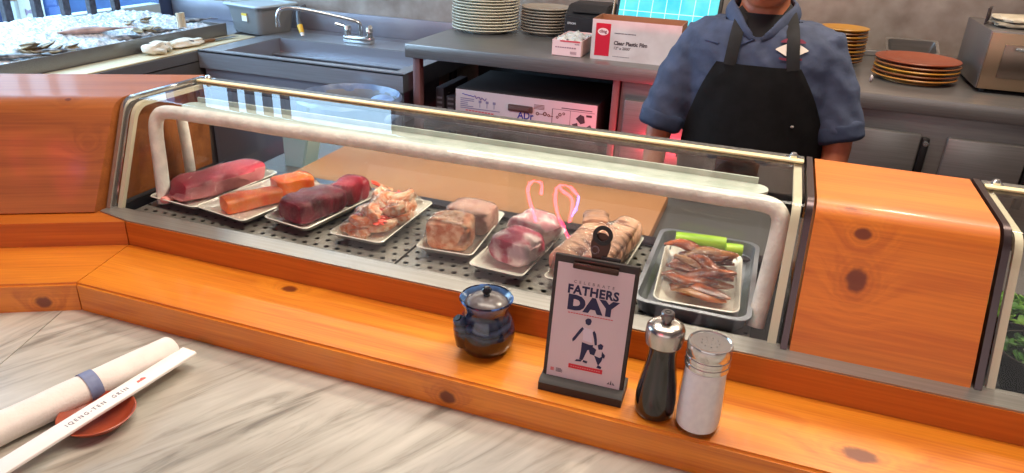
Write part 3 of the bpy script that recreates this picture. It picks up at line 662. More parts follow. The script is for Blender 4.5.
    for k, (dx, dy, rz, lab, mm) in enumerate(((.012, .052, .42, 'pale edged eel strip curling up at the back of the pile', M_eel2), (.01, .01, -.5, 'long silvery brown eel strip lying diagonally across the pile', M_eel), (-.02, .060, -.25, 'dark reddish eel tail at the back corner of the pile', M_eel))):
        M = Pe @ T(dx, dy, .026, rz, .2); b = B(); pts = [M @ Vector((-.05+.1*i/8, .006*math.sin(i*.8), .004+.01*math.sin(PI*i/8))) for i in range(9)]
        tube(b, pts, [.003, .008, .012, .013, .013, .012, .011, .008, .003], 12, flat=.5); o = obj('grilled_eel_strip', b, mm); eels.append(o); tag(o, lab, 'eel')
    wrapfilm(Pe @ T(0, -.006, 0), .118, .155, eels, 'shiny plastic wrap over the grilled eel', iters=16, rim=.026)
    for nm, x0, y0, x1, y1, r, lab in (('cucumber_piece', .945, .484, 1.035, .496, .0135, 'long peeled green cucumber piece at the back of the steel pan'), ('cucumber_piece', 1.037, .478, 1.066, .482, .011, 'short green cucumber end beside the longer piece in the pan')):
        t = thing(nm, lab, 'cucumber', (x0, y0, .05)); b = B(); z = .062
        tube(b, [(x0+(x1-x0)*k/6, y0+(y1-y0)*k/6, z) for k in range(7)], [r*.96, r, r*1.02, r, r*1.02, r, r*.97], 14); obj('skin', b, M_cuc, t)
        b = B(); tube(b, [(x1, y1, z), (x1+.0008, y1, z)], r*.85, 14); obj('cut_face', b, M_cuc2, t)
    # second case: bowls of green vegetables
    rnd = random.Random(5); mg = mat('leaf_green', (86, 150, 40), .5, c2=(150, 200, 80), scale=40); mg2 = mat('dark_leaf', (40, 84, 30), .5, c2=(80, 130, 50), scale=40)
    for i, (x, y, m, lab) in enumerate(((1.475, .40, mg, 'black bowl of bright chopped greens in the second case'), (1.48, .27, mg2, 'black bowl of darker leaves close to the glass of the second case'))):
        t = thing('vegetable_bowl', lab, 'bowl', (x, y, .0065)); b = B(); lathe(b, [(0, 0), (.03, 0), (.055, .05), (.058, .075), (.055, .075), (.051, .05), (.028, .006), (0, .006)], 32, T(x, y, .0065)); obj('bowl_body', b, mat('black_bowl', (30, 28, 26), .25), t)
        b = B()
        for k in range(110):
            a = rnd.uniform(0, 2*PI); r = .046*math.sqrt(rnd.random()); M = T(x+r*math.cos(a), y+r*math.sin(a), .06+.025*(1-(r/.05)**2)+rnd.uniform(0, .012), rnd.uniform(0, 6), rnd.uniform(-.8, .8), rnd.uniform(-.8, .8))
            ellipsoid(b, (0, 0, 0), (.011, .006, .002), M, 8, 4) if False else lathe(b, [(0, -.002), (.008, -.001), (.008, .001), (0, .002)], 7, M @ Matrix.Diagonal((1.3, .7, 1, 1)))
        o = obj('chopped_greens', b, m, None, keep=True); tag(o, ('bright' if i == 0 else 'dark')+' chopped greens filling a black bowl in the second case', 'greens', kind='stuff')
foods()

# ------------------------------------------------------------------ things on the ledge and table
def soy_pot():
    x, y = .721, .092; t = thing('soy_sauce_pot', 'blue and brown glazed ceramic soy sauce pot on the pine ledge', 'pot', (x, y, 0))
    g = bpy.data.materials.new('blue_glaze'); g.use_nodes = True; N = g.node_tree.nodes; L = g.node_tree.links; b_ = N['Principled BSDF']; b_.inputs['Roughness'].default_value = .15; b_.inputs['Coat Weight'].default_value = .4
    tc = N.new('ShaderNodeTexCoord'); sp = N.new('ShaderNodeSeparateXYZ'); L.new(tc.outputs['Object'], sp.inputs[0])
    n = N.new('ShaderNodeTexNoise'); n.inputs['Scale'].default_value = 34; n.inputs['Detail'].default_value = 4; mp = N.new('ShaderNodeMapping'); mp.inputs['Scale'].default_value = (1, 1, .5); L.new(tc.outputs['Object'], mp.inputs[0]); L.new(mp.outputs[0], n.inputs['Vector'])
    def MM(op, a, c):
        q = N.new('ShaderNodeMath'); q.operation = op
        for i, v in enumerate((a, c)):
            if isinstance(v, (int, float)): q.inputs[i].default_value = v
            else: L.new(v, q.inputs[i])
        return q.outputs[0]
    f = MM('ADD', MM('MULTIPLY', sp.outputs[2], 10.6), MM('MULTIPLY', MM('SUBTRACT', n.outputs[0], .5), .28))
    r = N.new('ShaderNodeValToRGB'); e = r.color_ramp.elements; e[0].position = .0; e[0].color = (*lin((34, 24, 20)), 1); e[1].position = 1; e[1].color = (*lin((20, 26, 44)), 1)
    for p, c in ((.38, (40, 28, 26)), (.44, (46, 56, 80)), (.48, (22, 26, 42)), (.54, (64, 78, 104)), (.59, (24, 28, 46)), (.66, (58, 72, 98)), (.75, (30, 36, 54)), (.86, (54, 72, 104)), (.93, (70, 104, 150))):
        k = e.new(p); k.color = (*lin(c), 1)
    L.new(f, r.inputs[0]); L.new(r.outputs[0], b_.inputs['Base Color'])
    prof = [(0, 0), (.030, 0), (.034, .003), (.0415, .014), (.0440, .027), (.0430, .041), (.0385, .054), (.0345, .062), (.0330, .068), (.0345, .075), (.0385, .083), (.0400, .0875), (.0390, .0893), (.0368, .088), (.033, .0815), (.029, .0785), (.0, .0785)]
    b = B(); lathe(b, prof, 48); obj('pot_body', b, g, t, world=False)
    b = B(); tube(b, smoothpath([(-.020, -.020, .024), (-.025, -.0255, .040), (-.0285, -.030, .053), (-.0315, -.0335, .0635)], 5), [.021-.0009*k for k in range(16)], 18); obj('spout', b, g, t, world=False)
    b = B(); tube(b, [(-.0312, -.0332, .0632), (-.0322, -.0342, .0652)], .0056, 14); obj('spout_opening', b, M_black, t, world=False)
    b = B(); lathe(b, [(0, .0786), (.0305, .0786), (.032, .081), (.029, .085), (.019, .0895), (.008, .092), (0, .092)], 40); l = obj('lid', b, mat('lid_glaze', (80, 72, 72), .25, c2=(108, 100, 98), scale=60), t, world=False)
    b = B(); lathe(b, [(0, .0915), (.005, .0915), (.0045, .095), (.0072, .0985), (.0075, .102), (.005, .105), (0, .1055)], 24); obj('knob', b, mat('knob_glaze', (20, 22, 30), .2), l, world=False)
    b = B(); lathe(b, [(.0388, .0865), (.0404, .0876), (.0390, .0899), (.0376, .0885)], 48, closed=True); obj('rim', b, mat('rim_glaze', (16, 22, 44), .2, c2=(80, 120, 190), scale=60, lo=.5, hi=.62), t, world=False)
soy_pot()

def menu_stand():
    t = thing('menu_stand', "black clipboard menu stand with a white Father's Day card on the pine ledge", 'menu stand', (.886, .05, 0), math.radians(1.5))
    b = B(); prism(b, [(-.024, 0), (.026, 0), (.026, .016), (.012, .019), (-.018, .016), (-.024, .012)], 'x', -.059, .059); obj('base', b, M_blackwood, t, world=False)
    tilt = math.radians(9)
    Mb = T(0, -.008, .014, 0, -tilt)       # board frame: x across, z up the board
    b = B(); box(b, -.0575, .0575, 0, .005, 0, .182, .001, 1, Mb); bd = obj('board', b, M_blackwood, t, world=False)
    b = B(); box(b, -.052, .052, -.0009, -.0002, .003, .171, 0, 1, Mb); pp = obj('card', b, M_paper, t, world=False)
    Mc = frame3(Mb @ Vector((0, -.001, 0)), Mb.to_3x3() @ Vector((1, 0, 0)), Mb.to_3x3() @ Vector((0, 0, 1)))
    def tx(nm, s, size, x, y, m, **k): return text(nm, s, size, Mc @ T(x, y, 0), m, pp, **k)
    tx('printed_heading', 'C  E  L  E  B  R  A  T  E', .0058, .0, .1450, M_ink, align='CENTER', sx=1.0)
    tx('printed_title', 'FATHERS', .0172, .0, .1300, M_navy, align='CENTER', bold=.0007, sx=.96, spacing=1.08)
    tx('printed_title', 'DAY', .0275, .0, .1076, M_navy, align='CENTER', bold=.0019, sx=1.16, spacing=1.05)
    b = B()
    for i in range(17): box(b, -.031+i*.0037, -.031+i*.0037+.0028, .1012, .1024, 0, .0002, 0, 1, Mc)
    obj('red_print_line', b, M_red, pp, smooth=False)
    def poly(bm, pts): flatpoly(bm, [(x*.001, y*.001) for x, y in pts], Mc)
    b = B()   # walking adult beside a child, seen from behind
    poly(b, [(-6, 95), (-3, 98), (1, 98), (3, 95), (2, 90), (-1, 88), (-5, 90)])
    poly(b, [(-12, 80), (-9, 84), (-6, 82), (-12, 72), (-17, 63), (-20, 60), (-21, 64)])
    poly(b, [(8, 82), (11, 78), (13, 70), (14, 62), (11, 61), (9, 70), (6, 79)])
    poly(b, [(-7, 62), (4, 60), (9, 61), (8, 54), (2, 52), (0, 46), (-3, 36), (-8, 36), (-7, 48)])
    poly(b, [(-12, 35), (-4, 36), (-5, 33), (-14, 32)]); poly(b, [(-2, 36), (4, 35), (3, 32), (-3, 33)])
    poly(b, [(15, 62), (19, 65), (23, 63), (22, 57), (17, 56)])
    poly(b, [(9, 58), (14, 55), (12, 46), (6, 47), (4, 52)]); poly(b, [(12, 46), (20, 44), (25, 50), (23, 40), (19, 32), (15, 40)]); poly(b, [(22, 54), (27, 49), (26, 44), (22, 48)]); poly(b, [(19, 33), (24, 31), (23, 28), (17, 29)])
    obj('printed_drawing', b, M_navy, pp, smooth=False)
    b = B(); poly(b, [(-8, 84), (6, 83), (7, 64), (-6, 65)]); obj('printed_shirt', b, mat('pale_print', (212, 202, 216), .7), pp, smooth=False)
    b = B(); flatpoly(b, [(-.022, .0205), (.026, .0205), (.026, .027), (-.022, .027)], Mc); obj('red_banner', b, M_red, pp, smooth=False)
    b = B()
    for i in range(13): box(b, -.019+i*.0033, -.019+i*.0033+.0022, .0231, .0244, .0003, .0005, 0, 1, Mc)
    obj('banner_print', b, M_pinkred, pp, smooth=False)
    b = B()
    for i in range(4): box(b, -.039, -.030+(-.002 if i == 3 else 0), .0105+i*.0016, .0114+i*.0016, 0, .0002, 0, 1, Mc)
    obj('small_print', b, M_ink, pp, smooth=False)
    b = B(); flatpoly(b, [(-.047, .011), (-.042, .011), (-.042, .016), (-.047, .016)], Mc); obj('small_logo', b, M_pinkred, pp, smooth=False)
    b = B(); 
    for p in ([(.038, .008), (.0395, .015), (.041, .008)], [(.034, .008), (.0372, .012), (.0372, .008)], [(.0418, .008), (.0418, .012), (.045, .008)]): flatpoly(b, p, Mc)
    obj('small_emblem', b, M_ink, pp, smooth=False)
    # bulldog clip
    br = mat('bronze_clip', (64, 46, 38), .35, .7)
    b = B(); box(b, -.031, .031, -.006, -.0009, .166, .1745, .002, 2, Mb); box(b, -.0305, .0305, -.0005, .008, .1743, .1785, .001, 2, Mb); obj('clip_bar', b, br, t, world=False)
    b = B(); lev = [(-.008, .172), (-.0095, .180), (-.013, .196), (-.0135, .203), (-.010, .212), (-.004, .216), (.004, .216), (.010, .212), (.0135, .203), (.013, .196), (.0095, .180), (.008, .172)]
    hole = [(0+.0045*math.cos(a), .204+.0045*math.sin(a)) for a in [2*PI*i/12 for i in range(12)]]
    prism(b, lev, 'y', -.0085, -.0065, Mb @ T(0, 0, 0, 0, math.radians(-6))); obj('clip_lever', b, br, t, world=False)
    b = B(); lathe(b, [(.0042, -.0004), (.0055, -.0004), (.0055, .0006), (.0042, .0006)], 18, Mb @ T(0, -.0295, .2035, 0, PI/2-math.radians(6)), closed=True)
    bmesh.ops.translate(b, verts=b.verts, vec=(0, .0005, 0)); obj('clip_eyelet', b, M_dkchrome, t, world=False)
    b = B(); lathe(b, [(.008, -.001), (.0135, -.001), (.0135, .001), (.008, .001)], 24, Mb @ T(.002, .008, .214, 0, PI/2), closed=True); box(b, .004, .03, .0065, .0085, .178, .186, .001, 2, Mb); obj('clip_ring', b, M_black, t, world=False)
menu_stand()

def mill():
    t = thing('pepper_mill', 'dark pepper mill with a brushed steel head on the pine ledge', 'pepper mill', (.989, .040, 0))
    b = B(); lathe(b, [(0, 0), (.024, 0), (.0265, .003), (.0275, .012), (.0272, .03), (.0245, .052), (.0205, .074), (.0185, .09), (.0188, .1), (.0205, .107), (0, .107)], 40); obj('mill_body', b, mat('smoky_body', (20, 19, 20), .12, coat=.6), t, world=False)
    b = B(); lathe(b, [(0, .1072), (.0215, .1072), (.0242, .110), (.0252, .118), (.0252, .130), (.024, .1345), (.020, .138), (.012, .1405), (0, .1408)], 40); obj('mill_head', b, mat('mill_steel', (190, 184, 178), .25, 1), t, world=False)
    b = B(); lathe(b, [(0, .1408), (.006, .1408), (.006, .144), (.0085, .1455), (.0088, .153), (.0075, .155), (0, .1552)], 24); k = obj('knob', b, mat('mill_knob', (130, 126, 126), .3, .9), t, world=False)
    b = B(); lathe(b, [(.0028, .1552), (.0042, .1552), (.0042, .1556), (.0028, .1556)], 16, closed=True); obj('knob_mark', b, M_black, k, world=False)
mill()
def salt():
    t = thing('salt_shaker', 'clear glass shaker of white salt with a perforated steel lid', 'salt shaker', (1.0465, .031, 0))
    b = B(); lathe(b, [(0, 0), (.0275, 0), (.0300, .004), (.0302, .02), (.0285, .07), (.0272, .102), (.0255, .102), (.0268, .07), (.0284, .02), (.0275, .006), (0, .005)], 40); obj('glass_jar', b, M_clear, t, world=False)
    b = B(); lathe(b, [(0, .0055), (.0268, .0062), (.0282, .02), (.0266, .07), (.0256, .094), (0, .097)], 40); obj('salt_fill', b, mat('salt', (240, 236, 238), .8, c2=(230, 226, 230), scale=120, bump=.1, bscale=400), t, world=False)
    b = B(); lathe(b, [(.0256, .0965), (.0282, .0965), (.0284, .1025), (.0276, .1035), (.0276, .1065), (.0284, .1075), (.0284, .112), (.0276, .113), (.0276, .116), (.0283, .117), (.0284, .128), (.0275, .1305), (.0262, .1306), (.025, .129), (.018, .1284), (.0, .1300), (0, .126), (.024, .126)], 48); l = obj('steel_lid', b, M_chrome, t, world=False)
    b = B()
    for r, n in ((.005, 5), (.011, 9)):
        for i in range(n): lathe(b, [(0, .0), (.0010, 0), (.0010, .0003), (0, .0003)], 8, T(r*math.cos(2*PI*i/n), r*math.sin(2*PI*i/n), .1296-.0013*(r/.018)))
    obj('lid_holes', b, M_black, l, world=False)
salt()

def table_setting():
    # rolled napkin
    p0, p1 = Vector((.178, -.330, -.0312)), Vector((.2535, -.063, -.0312)); d = (p1-p0).normalized()
    t = thing('rolled_napkin', 'rolled white cloth napkin with a blue paper band on the marble', 'napkin', tuple((p0+p1)/2-Vector((0, 0, .0255))))
    b = B(); n = 26; R = []
    for i in range(n+1):
        c = p0+(p1-p0)*i/n; ring = []
        u = Vector((0, 0, 1)); w = d.cross(u)
        for j in range(28):
            a = 2*PI*j/28; rr = .0222*(1+.035*noise.noise(Vector((i*.22, math.cos(a)*1.5, math.sin(a)*1.5))))
            v = c+u*math.sin(a)*rr*.94+w*math.cos(a)*rr*1.04+d*(.006*math.cos(a-.6) if i in (0, n) else 0)
            v.z = max(v.z, -.0528); ring.append(b.verts.new(v))
        R.append(ring)
    for a, q in zip(R, R[1:]):
        for j in range(28): b.faces.new((a[j], a[(j+1) % 28], q[(j+1) % 28], q[j]))
    b.faces.new(R[0][::-1]); b.faces.new(R[-1]); obj('cloth', b, mat('napkin_cloth', (236, 228, 220), .85, c2=(228, 218, 210), scale=30, bump=.15, bscale=300), t)
    b = B(); sp = [p1+d.cross(Vector((0, 0, 1)))*(.002+.0015*a)*math.cos(a)+Vector((0, 0, 1))*(.002+.0015*a)*math.sin(a)+d*.004 for a in [k*.4 for k in range(30)]]; tube(b, sp, .0012, 6); obj('rolled_edge', b, MATS['napkin_cloth'], t)
    q = Vector((.219, -.179, -.0312)); q = p0+d*((q-p0).dot(d)); b = B(); R = []
    for k in (-.009, .009):
        R.append([b.verts.new(Vector((v.x, v.y, max(v.z, -.0529)))) for v in [q+d*k+Vector((0, 0, 1))*math.sin(2*PI*j/32)*.0226+d.cross(Vector((0, 0, 1)))*math.cos(2*PI*j/32)*.0243 for j in range(32)]])
    for j in range(32): b.faces.new((R[0][j], R[0][(j+1) % 32], R[1][(j+1) % 32], R[1][j]))
    obj('paper_band', b, mat('blue_band', (104, 114, 150), .7, c2=(124, 134, 166), scale=60), t)
    # saucer
    t = thing('sauce_dish', 'small terracotta red sauce dish on the marble under the chopstick sleeve', 'dish', (.272, -.216, -.0528))
    b = B(); lathe(b, [(0, 0), (.026, 0), (.028, .001), (.040, .008), (.0475, .0165), (.0492, .0185), (.0478, .0192), (.0455, .0175), (.038, .010), (.027, .0042), (0, .0036)], 56); obj('dish_body', b, mat('terracotta', (150, 62, 34), .45, c2=(164, 74, 44), scale=30, coat=.2), t, world=False)
    # chopstick sleeve
    a0, a1 = Vector((.2565, -.352, -.0345)), Vector((.2885, -.056, -.0302)); dd = (a1-a0).normalized(); sd = Vector((dd.y, -dd.x, 0)).normalized(); up = sd.cross(dd)
    if up.z < 0: up = -up
    t = thing('chopsticks', 'paper-sleeved chopsticks lying across the terracotta dish', 'chopsticks', tuple((a0+a1)/2))
    M = frame3(a0, dd, -sd); L = (a1-a0).length
    def sleeve(bm, z0, z1, hw, x0, x1): box(bm, x0, x1, -hw, hw, z0, z1, .0015, 2, M)
    b = B(); sleeve(b, 0, .0052, .0148, 0, L); obj('paper_sleeve', b, M_white, t)
    sl = t.children[0] if t.children else None
    b = B()
    for s in (-1, 1): box(b, L-.03, L-.0005+.002, s*.0055-.003, s*.0055+.003, .0008, .0046, .0008, 1, M)
    obj('chopstick', b, mat('bamboo', (222, 190, 140), .6), t)
    Mt = M @ T(.0, 0, .0053)
    text('sleeve_print', 'IQENG-TEN  GRIN', .0100, Mt @ T(.094, -.0035, 0), mat('sleeve_ink', (92, 92, 104), .7), sl, align='LEFT', sx=.80, spacing=1.5)
    b = B(); flatpoly(b, [(x-.046, y) for x, y in ((.248, -.003), (.262, -.0035), (.262, .0), (.258, .0035), (.254, .001), (.250, .002))], Mt); obj('sleeve_emblem', b, mat('coral_ink', (226, 104, 92), .6), sl, smooth=False)
table_setting()

# ------------------------------------------------------------------ behind the case: board and bin
def behind():
    b = B(); box(b, .045, .888, .546, .80, .0005, .030, .004); tag(obj('cutting_board', b, M_board), 'long pale orange cutting board seen through the glass case', 'cutting board')
    t = thing('waste_bin', 'grey waste bin lined with a blue plastic bag by the sink', 'bin', (-.42, 1.56, KF))
    b = B(); lathe(b, [(0, 0), (.15, 0), (.17, .85), (.183, .875), (.178, .875), (.165, .85), (.146, .01), (0, .01)], 40, T(-.42, 1.56, KF)); obj('bin_body', b, mat('grey_bin', (110, 116, 124), .5), t)
    b = B(); R = []
    for k, (r, z) in enumerate(((.160, .88), (.176, .975), (.188, .999), (.197, .987), (.194, .93), (.190, .86))):
        R.append([b.verts.new((-.42+(r+.006*noise.noise(Vector((j*.9, k*1.7, 3))))*math.cos(2*PI*j/48), 1.56+(r+.006*noise.noise(Vector((j*.9, k*1.7, 9))))*math.sin(2*PI*j/48), KF-.105+z+.006*noise.noise(Vector((j*.5, k, 1))))) for j in range(48)])
    for a, q in zip(R, R[1:]):
        for j in range(48): b.faces.new((a[j], a[(j+1) % 48], q[(j+1) % 48], q[j]))
    obj('bag_liner', b, mat('blue_bag', (92, 112, 146), .3, c2=(124, 142, 172), scale=20, bump=.5, bscale=30), t)
    b = B()
    for i in range(7):
        a = -.5+i*.33; ellipsoid(b, (-.35+.08*math.cos(a+.2), 1.56+.09*math.sin(a+.2), KF+.83+.01*(i % 3)), (.06, .05, .035), T(0, 0, 0, a), 12, 8)
    tag(obj('plastic_bag', remesh(b, .008, 6), mat('blue_bag_lump', (110, 146, 200), .3, c2=(150, 180, 224), scale=20, bump=.5, bscale=30)), 'crumpled pale blue plastic bag stuffed in the bin', 'bag')
behind()

# ------------------------------------------------------------------ kitchen: counter, sink, ice display
ZC = .1163
def kitchen():
    # steel counter
    t = thing('steel_counter', 'long stainless steel back counter carrying plates and boxes', 'counter', (1.4, 2.1, KF))
    b = B(); box(b, -.286, 3.6, 1.756, 2.549, ZC-.052, ZC, .004); obj('counter_top', b, M_steel, t)
    b = B(); box(b, .86, 3.6, 2.51, 2.549, ZC, ZC+.02, .003); obj('upstand', b, M_steel, t)
    for q in ((-.262, -.232), (.535, .560)):
        b = B(); box(b, *q, 1.775, 1.81, KF, ZC-.0525, .002); obj('counter_leg', b, mat('reddish_post', (112, 80, 80), .4, .3), t)
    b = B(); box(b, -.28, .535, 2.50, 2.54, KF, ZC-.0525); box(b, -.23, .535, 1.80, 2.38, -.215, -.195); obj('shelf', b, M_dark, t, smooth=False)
    # refrigerator units below
    def unit(x0, x1, lab, nd):
        t = thing('refrigerator_unit', lab, 'refrigerator', ((x0+x1)/2, 2.0, KF)); b = B(); box(b, x0, x1, 1.785, 2.38, KF+.08, ZC-.053, .003); obj('body', b, M_steeld, t)
        w = (x1-x0)/nd
        for i in range(nd):
            for z0, z1 in ((-.30, .0), (-.62, -.32)):
                a, c = x0+w*i+.02, x0+w*(i+1)-.055
                b = B(); box(b, a, c, 1.762, 1.7845, z0, z1, .006); d = obj('drawer', b, M_steel, t)
                b = B(); box(b, c+.004, c+.026, 1.757, 1.7845, z1-.20, z1-.01, .004); obj('handle', b, mat('black_handle', (22, 20, 20), .3), d)
                b = B(); lathe(b, [(0, 0), (.008, 0), (.008, .006), (0, .007)], 14, T(c+.015, 1.7565, z1-.025, 0, PI/2)); obj('handle_pin', b, M_chrome, d)
        for xx in (x0+.05, x1-.05):
            b = B(); tube(b, [(xx, 2.0, KF), (xx, 2.0, KF+.08)], .02, 10); obj('foot', b, M_black, t)
    unit(1.30, 2.2, 'stainless drawer refrigerator under the counter behind the chef', 3)
    unit(.565, 1.29, 'steel cabinet lit red beside the apron', 2)
    # cartons on the shelf: the big one
    t = thing('carton', 'large white fronted carton with a brown hand slot under the counter', 'carton', (.2, 2.0, -.195))
    x0, x1, z0, z1, y0 = -.104, .478, -.1945, -.049, 1.832
    b = B(); box(b, x0, x1, y0+.001, 2.21, z0, z1, .002); obj('carton_body', b, mat('dark_carton', (44, 36, 34), .75), t)
    b = B(); box(b, x0+.001, x1-.004, y0-.0005, y0+.001, z0, z1-.004); fr = obj('front_panel', b, mat('carton_white', (206, 198, 200), .7), t, smooth=False)
    Mf = frame3((x0, y0-.0008, z1), (1, 0, 0), (0, 0, 1))
    b = B(); prism(b, rrect(.10, .026, .004), 'z', 0, .004, Mf @ T(.275, -.051, 0)); box(b, .228, .312, -.058, -.044, .004, .010, .002, 2, Mf); obj('hand_slot_flap', b, mat('brown_card', (96, 74, 70), .7), fr)
    text('marker_writing', 'ADr', .040, Mf @ T(.264, -.090, .0), mat('blue_marker', (40, 44, 140), .6), fr, bold=.0008, sx=.9)
    b = B(); rn = random.Random(2)
    for i in range(5): box(b, .022, .022+rn.uniform(.03, .06), -.040-i*.0075, -.0365-i*.0075, 0, .0003, 0, 1, Mf)
    box(b, .022, .19, -.0775, -.074, 0, .0003, 0, 1, Mf)
    for i in range(3):
        box(b, .1+i*.03, .112+i*.03, -.05, -.04, 0, .0003, 0, 1, Mf); box(b, .104+i*.03, .107+i*.03, -.068, -.05, 0, .0003, 0, 1, Mf)
    obj('printed_lines', b, mat('print_blue_grey', (130, 126, 156), .7), fr, smooth=False)
    b = B(); tube(b, [Mf @ Vector((.03+.006*i, -.02-.014*(i/16)+.006*math.sin(i*2.3)*(1 if i > 8 else .2), .0006)) for i in range(18)], .0018, 6); obj('pen_scribble', b, mat('violet_pen', (112, 100, 170), .7), fr)
    b = B()
    for i in range(9): box(b, .045+i*.0135, .056+i*.0135, -.0865-.0004*i, -.082-.0004*i, 0, .0003, 0, 1, Mf)
    obj('red_print', b, mat('carton_red', (214, 92, 96), .7), fr, smooth=False)
    b = B()
    for cx, cy, s in ((.345, -.062, 1), (.375, -.060, 1.2), (.39, -.064, .8), (.435, -.055, 1), (.45, -.05, .8), (.425, -.066, .8)):
        lathe(b, [(.003*s, 0), (.007*s, 0), (.007*s, .0004), (.003*s, .0004)], 12, Mf @ T(cx, cy, 0), closed=True)
    box(b, .352, .37, -.064, -.061, 0, .0004, 0, 1, Mf); box(b, .395, .408, -.067, -.064, 0, .0004, 0, 1, Mf)
    for i in range(4): box(b, .33+.0*i, .372, -.030-i*.005, -.0275-i*.005, 0, .0003, 0, 1, Mf)
    obj('printed_symbols', b, mat('print_brown', (110, 78, 72), .7), fr, smooth=False)
    b = B()
    for xx in (.403, .404, .475): box(b, xx, xx+.0015, -.1, -.035, 0, .0003, 0, 1, Mf)
    box(b, .403, .57, -.036, -.0345, 0, .0003, 0, 1, Mf); box(b, .44, .56, -.030, -.0265, 0, .0003, 0, 1, Mf)
    obj('printed_frame', b, M_ink, fr, smooth=False)
    b = B(); flatpoly(b, [(.498, -.062), (.515, -.045), (.53, -.05), (.535, -.075), (.518, -.082)], Mf); flatpoly(b, [(.535, -.095), (.556, -.08), (.566, -.098), (.545, -.104)], Mf); flatpoly(b, [(.485, -.086), (.505, -.078), (.508, -.09), (.488, -.094)], Mf); box(b, .538, .56, -.052, -.044, 0, .0003, 0, 1, Mf); obj('printed_pictogram', b, mat('print_dark', (70, 60, 66), .7), fr, smooth=False)
    for i, (x, w, h, lab) in enumerate(((-.205, .035, .12, 'narrow dark carton standing next to the reddish counter post'), (-.155, .04, .09, 'shorter dark carton in the shadow beside the large white carton'))):
        t = thing('carton', lab, 'carton', (x, 2.0, -.195)); b = B(); box(b, x-w/2, x+w/2, 1.9, 2.15, -.1945, -.1945+h, .002); obj('carton_body', b, mat('shadow_carton', (60, 54, 58), .7), t)
        b = B()
        for k in range(4): box(b, x-w*.35, x+w*.3, 1.8985, 1.8998, -.18+k*.02, -.172+k*.02)
        obj('printed_lines', b, mat('faint_print', (120, 116, 124), .7), t, smooth=False)
    # sink: its rim stands a hand below the counter
    ZS = -.0138  # coordinates of sink, faucet, tub and ice trough were scaled about the camera
    t = thing('steel_sink', 'deep stainless steel sink with wide apron front by the wall', 'sink', (-.8, 2.1, KF))
    x0, x1, y0, y1 = -1.322, -.315, 1.79, 2.43; bx0, bx1, by0, by1, bz = -1.224, -.37, 1.845, 2.235, -.24
    b = B()
    for q in ((x0, bx0, y0, y1), (bx1, x1, y0, y1), (bx0, bx1, y0, by0), (bx0, bx1, by1, y1)): box(b, *q, ZS-.006, ZS)
    for q in ((x0, x1, y0, y0+.005, ZS-.075, ZS+.005), (x1-.005, x1, y0+.005, y1, ZS-.075, ZS-.006)): box(b, *q)
    obj('rim', b, M_sinkst, t, smooth=False)
    b = B(); box(b, bx0-.004, bx0, by0, by1, bz, ZS-.006); box(b, bx1, bx1+.004, by0, by1, bz, ZS-.006); box(b, bx0, bx1, by0-.004, by0, bz, ZS-.006); box(b, bx0, bx1, by1, by1+.004, bz, ZS-.006); box(b, bx0, bx1, by0, by1, bz-.004, bz); obj('basin', b, M_sinkin, t, smooth=False)
    b = B(); box(b, bx0, bx1, 2.17, 2.2345, -.085, -.080); obj('basin_ledge', b, M_sinkst, t, smooth=False)
    b = B(); tube(b, [(-.52, 2.02, bz), (-.52, 2.02, bz+.012)], .035, 20); obj('drain', b, M_chrome, t)
    b = B(); box(b, -2.14, -.29, 2.43, 2.545, ZS-.05, ZS-.003); box(b, -2.14, -.29, 2.527, 2.545, ZS-.003, .085, .003); obj('backsplash', b, mat('splash_steel', (134, 134, 146), .42, .5, c2=(150, 150, 160), scale=5, bump=.1, bscale=9), t)
    b = B(); box(b, x0+.02, x1-.006, y0+.012, y0+.02, -.62, ZS-.078); obj('front_panel', b, M_sinkin, t, smooth=False)
    for xx in (x0+.05, x1-.05):
        for yy in (y0+.05, y1-.04): b = B(); tube(b, [(xx, yy, KF), (xx, yy, ZS-.01)], .02, 12); obj('leg', b, M_dkchrome, t)
    # faucet
    t = thing('faucet', 'two handle faucet with a long swivel spout behind the sink', 'faucet', (-.822, 2.31, ZS))
    b = B(); box(b, -.897, -.746, 2.287, 2.331, ZS, ZS+.034, .007); obj('faucet_base', b, M_chrome, t)
    b = B(); tube(b, smoothpath([(-.81, 2.308, ZS+.035), (-.81, 2.308, ZS+.073), (-.818, 2.30, ZS+.098), (-.866, 2.268, ZS+.116), (-.979, 2.198, ZS+.145), (-1.067, 2.142, ZS+.161), (-1.111, 2.117, ZS+.154), (-1.125, 2.107, ZS+.126), (-1.126, 2.107, ZS+.091)], 5), .0095, 12); tube(b, [(-1.126, 2.107, ZS+.095), (-1.126, 2.107, ZS+.076)], .012, 12); obj('spout', b, M_chrome, t)
    for s, a in ((-1, -1), (1, .35)):
        x = -.822+.059*s; b = B(); lathe(b, [(0, 0), (.016, 0), (.015, .02), (.019, .025), (.016, .043), (0, .045)], 18, T(x, 2.308, ZS+.035)); tube(b, [(x, 2.308, ZS+.07), (x+.053*a, 2.287, ZS+.083)], [.006, .010], 10); obj('handle', b, M_chrome, t)
    # grey tub
    P = T(-1.402, 2.352, ZS+.0005, math.radians(-12)); t = thing('storage_tub', 'grey square plastic tub with a pale lid beside the sink', 'tub', tuple(P.translation), math.radians(-12))
    b = B(); rloft(b, [(.20, .20, .028, 0), (.21, .21, .030, .010), (.238, .238, .032, .122), (.255, .255, .032, .123), (.255, .255, .032, .130)], capt=True); obj('tub_body', b, mat('grey_tub', (128, 130, 132), .4), t, world=False)
    b = B(); rloft(b, [(.268, .268, .032, .1302), (.274, .274, .032, .135), (.266, .266, .032, .142), (.22, .22, .025, .142), (.216, .216, .025, .138)], capt=True); obj('lid', b, mat('pale_lid', (176, 192, 202), .4), t, world=False)
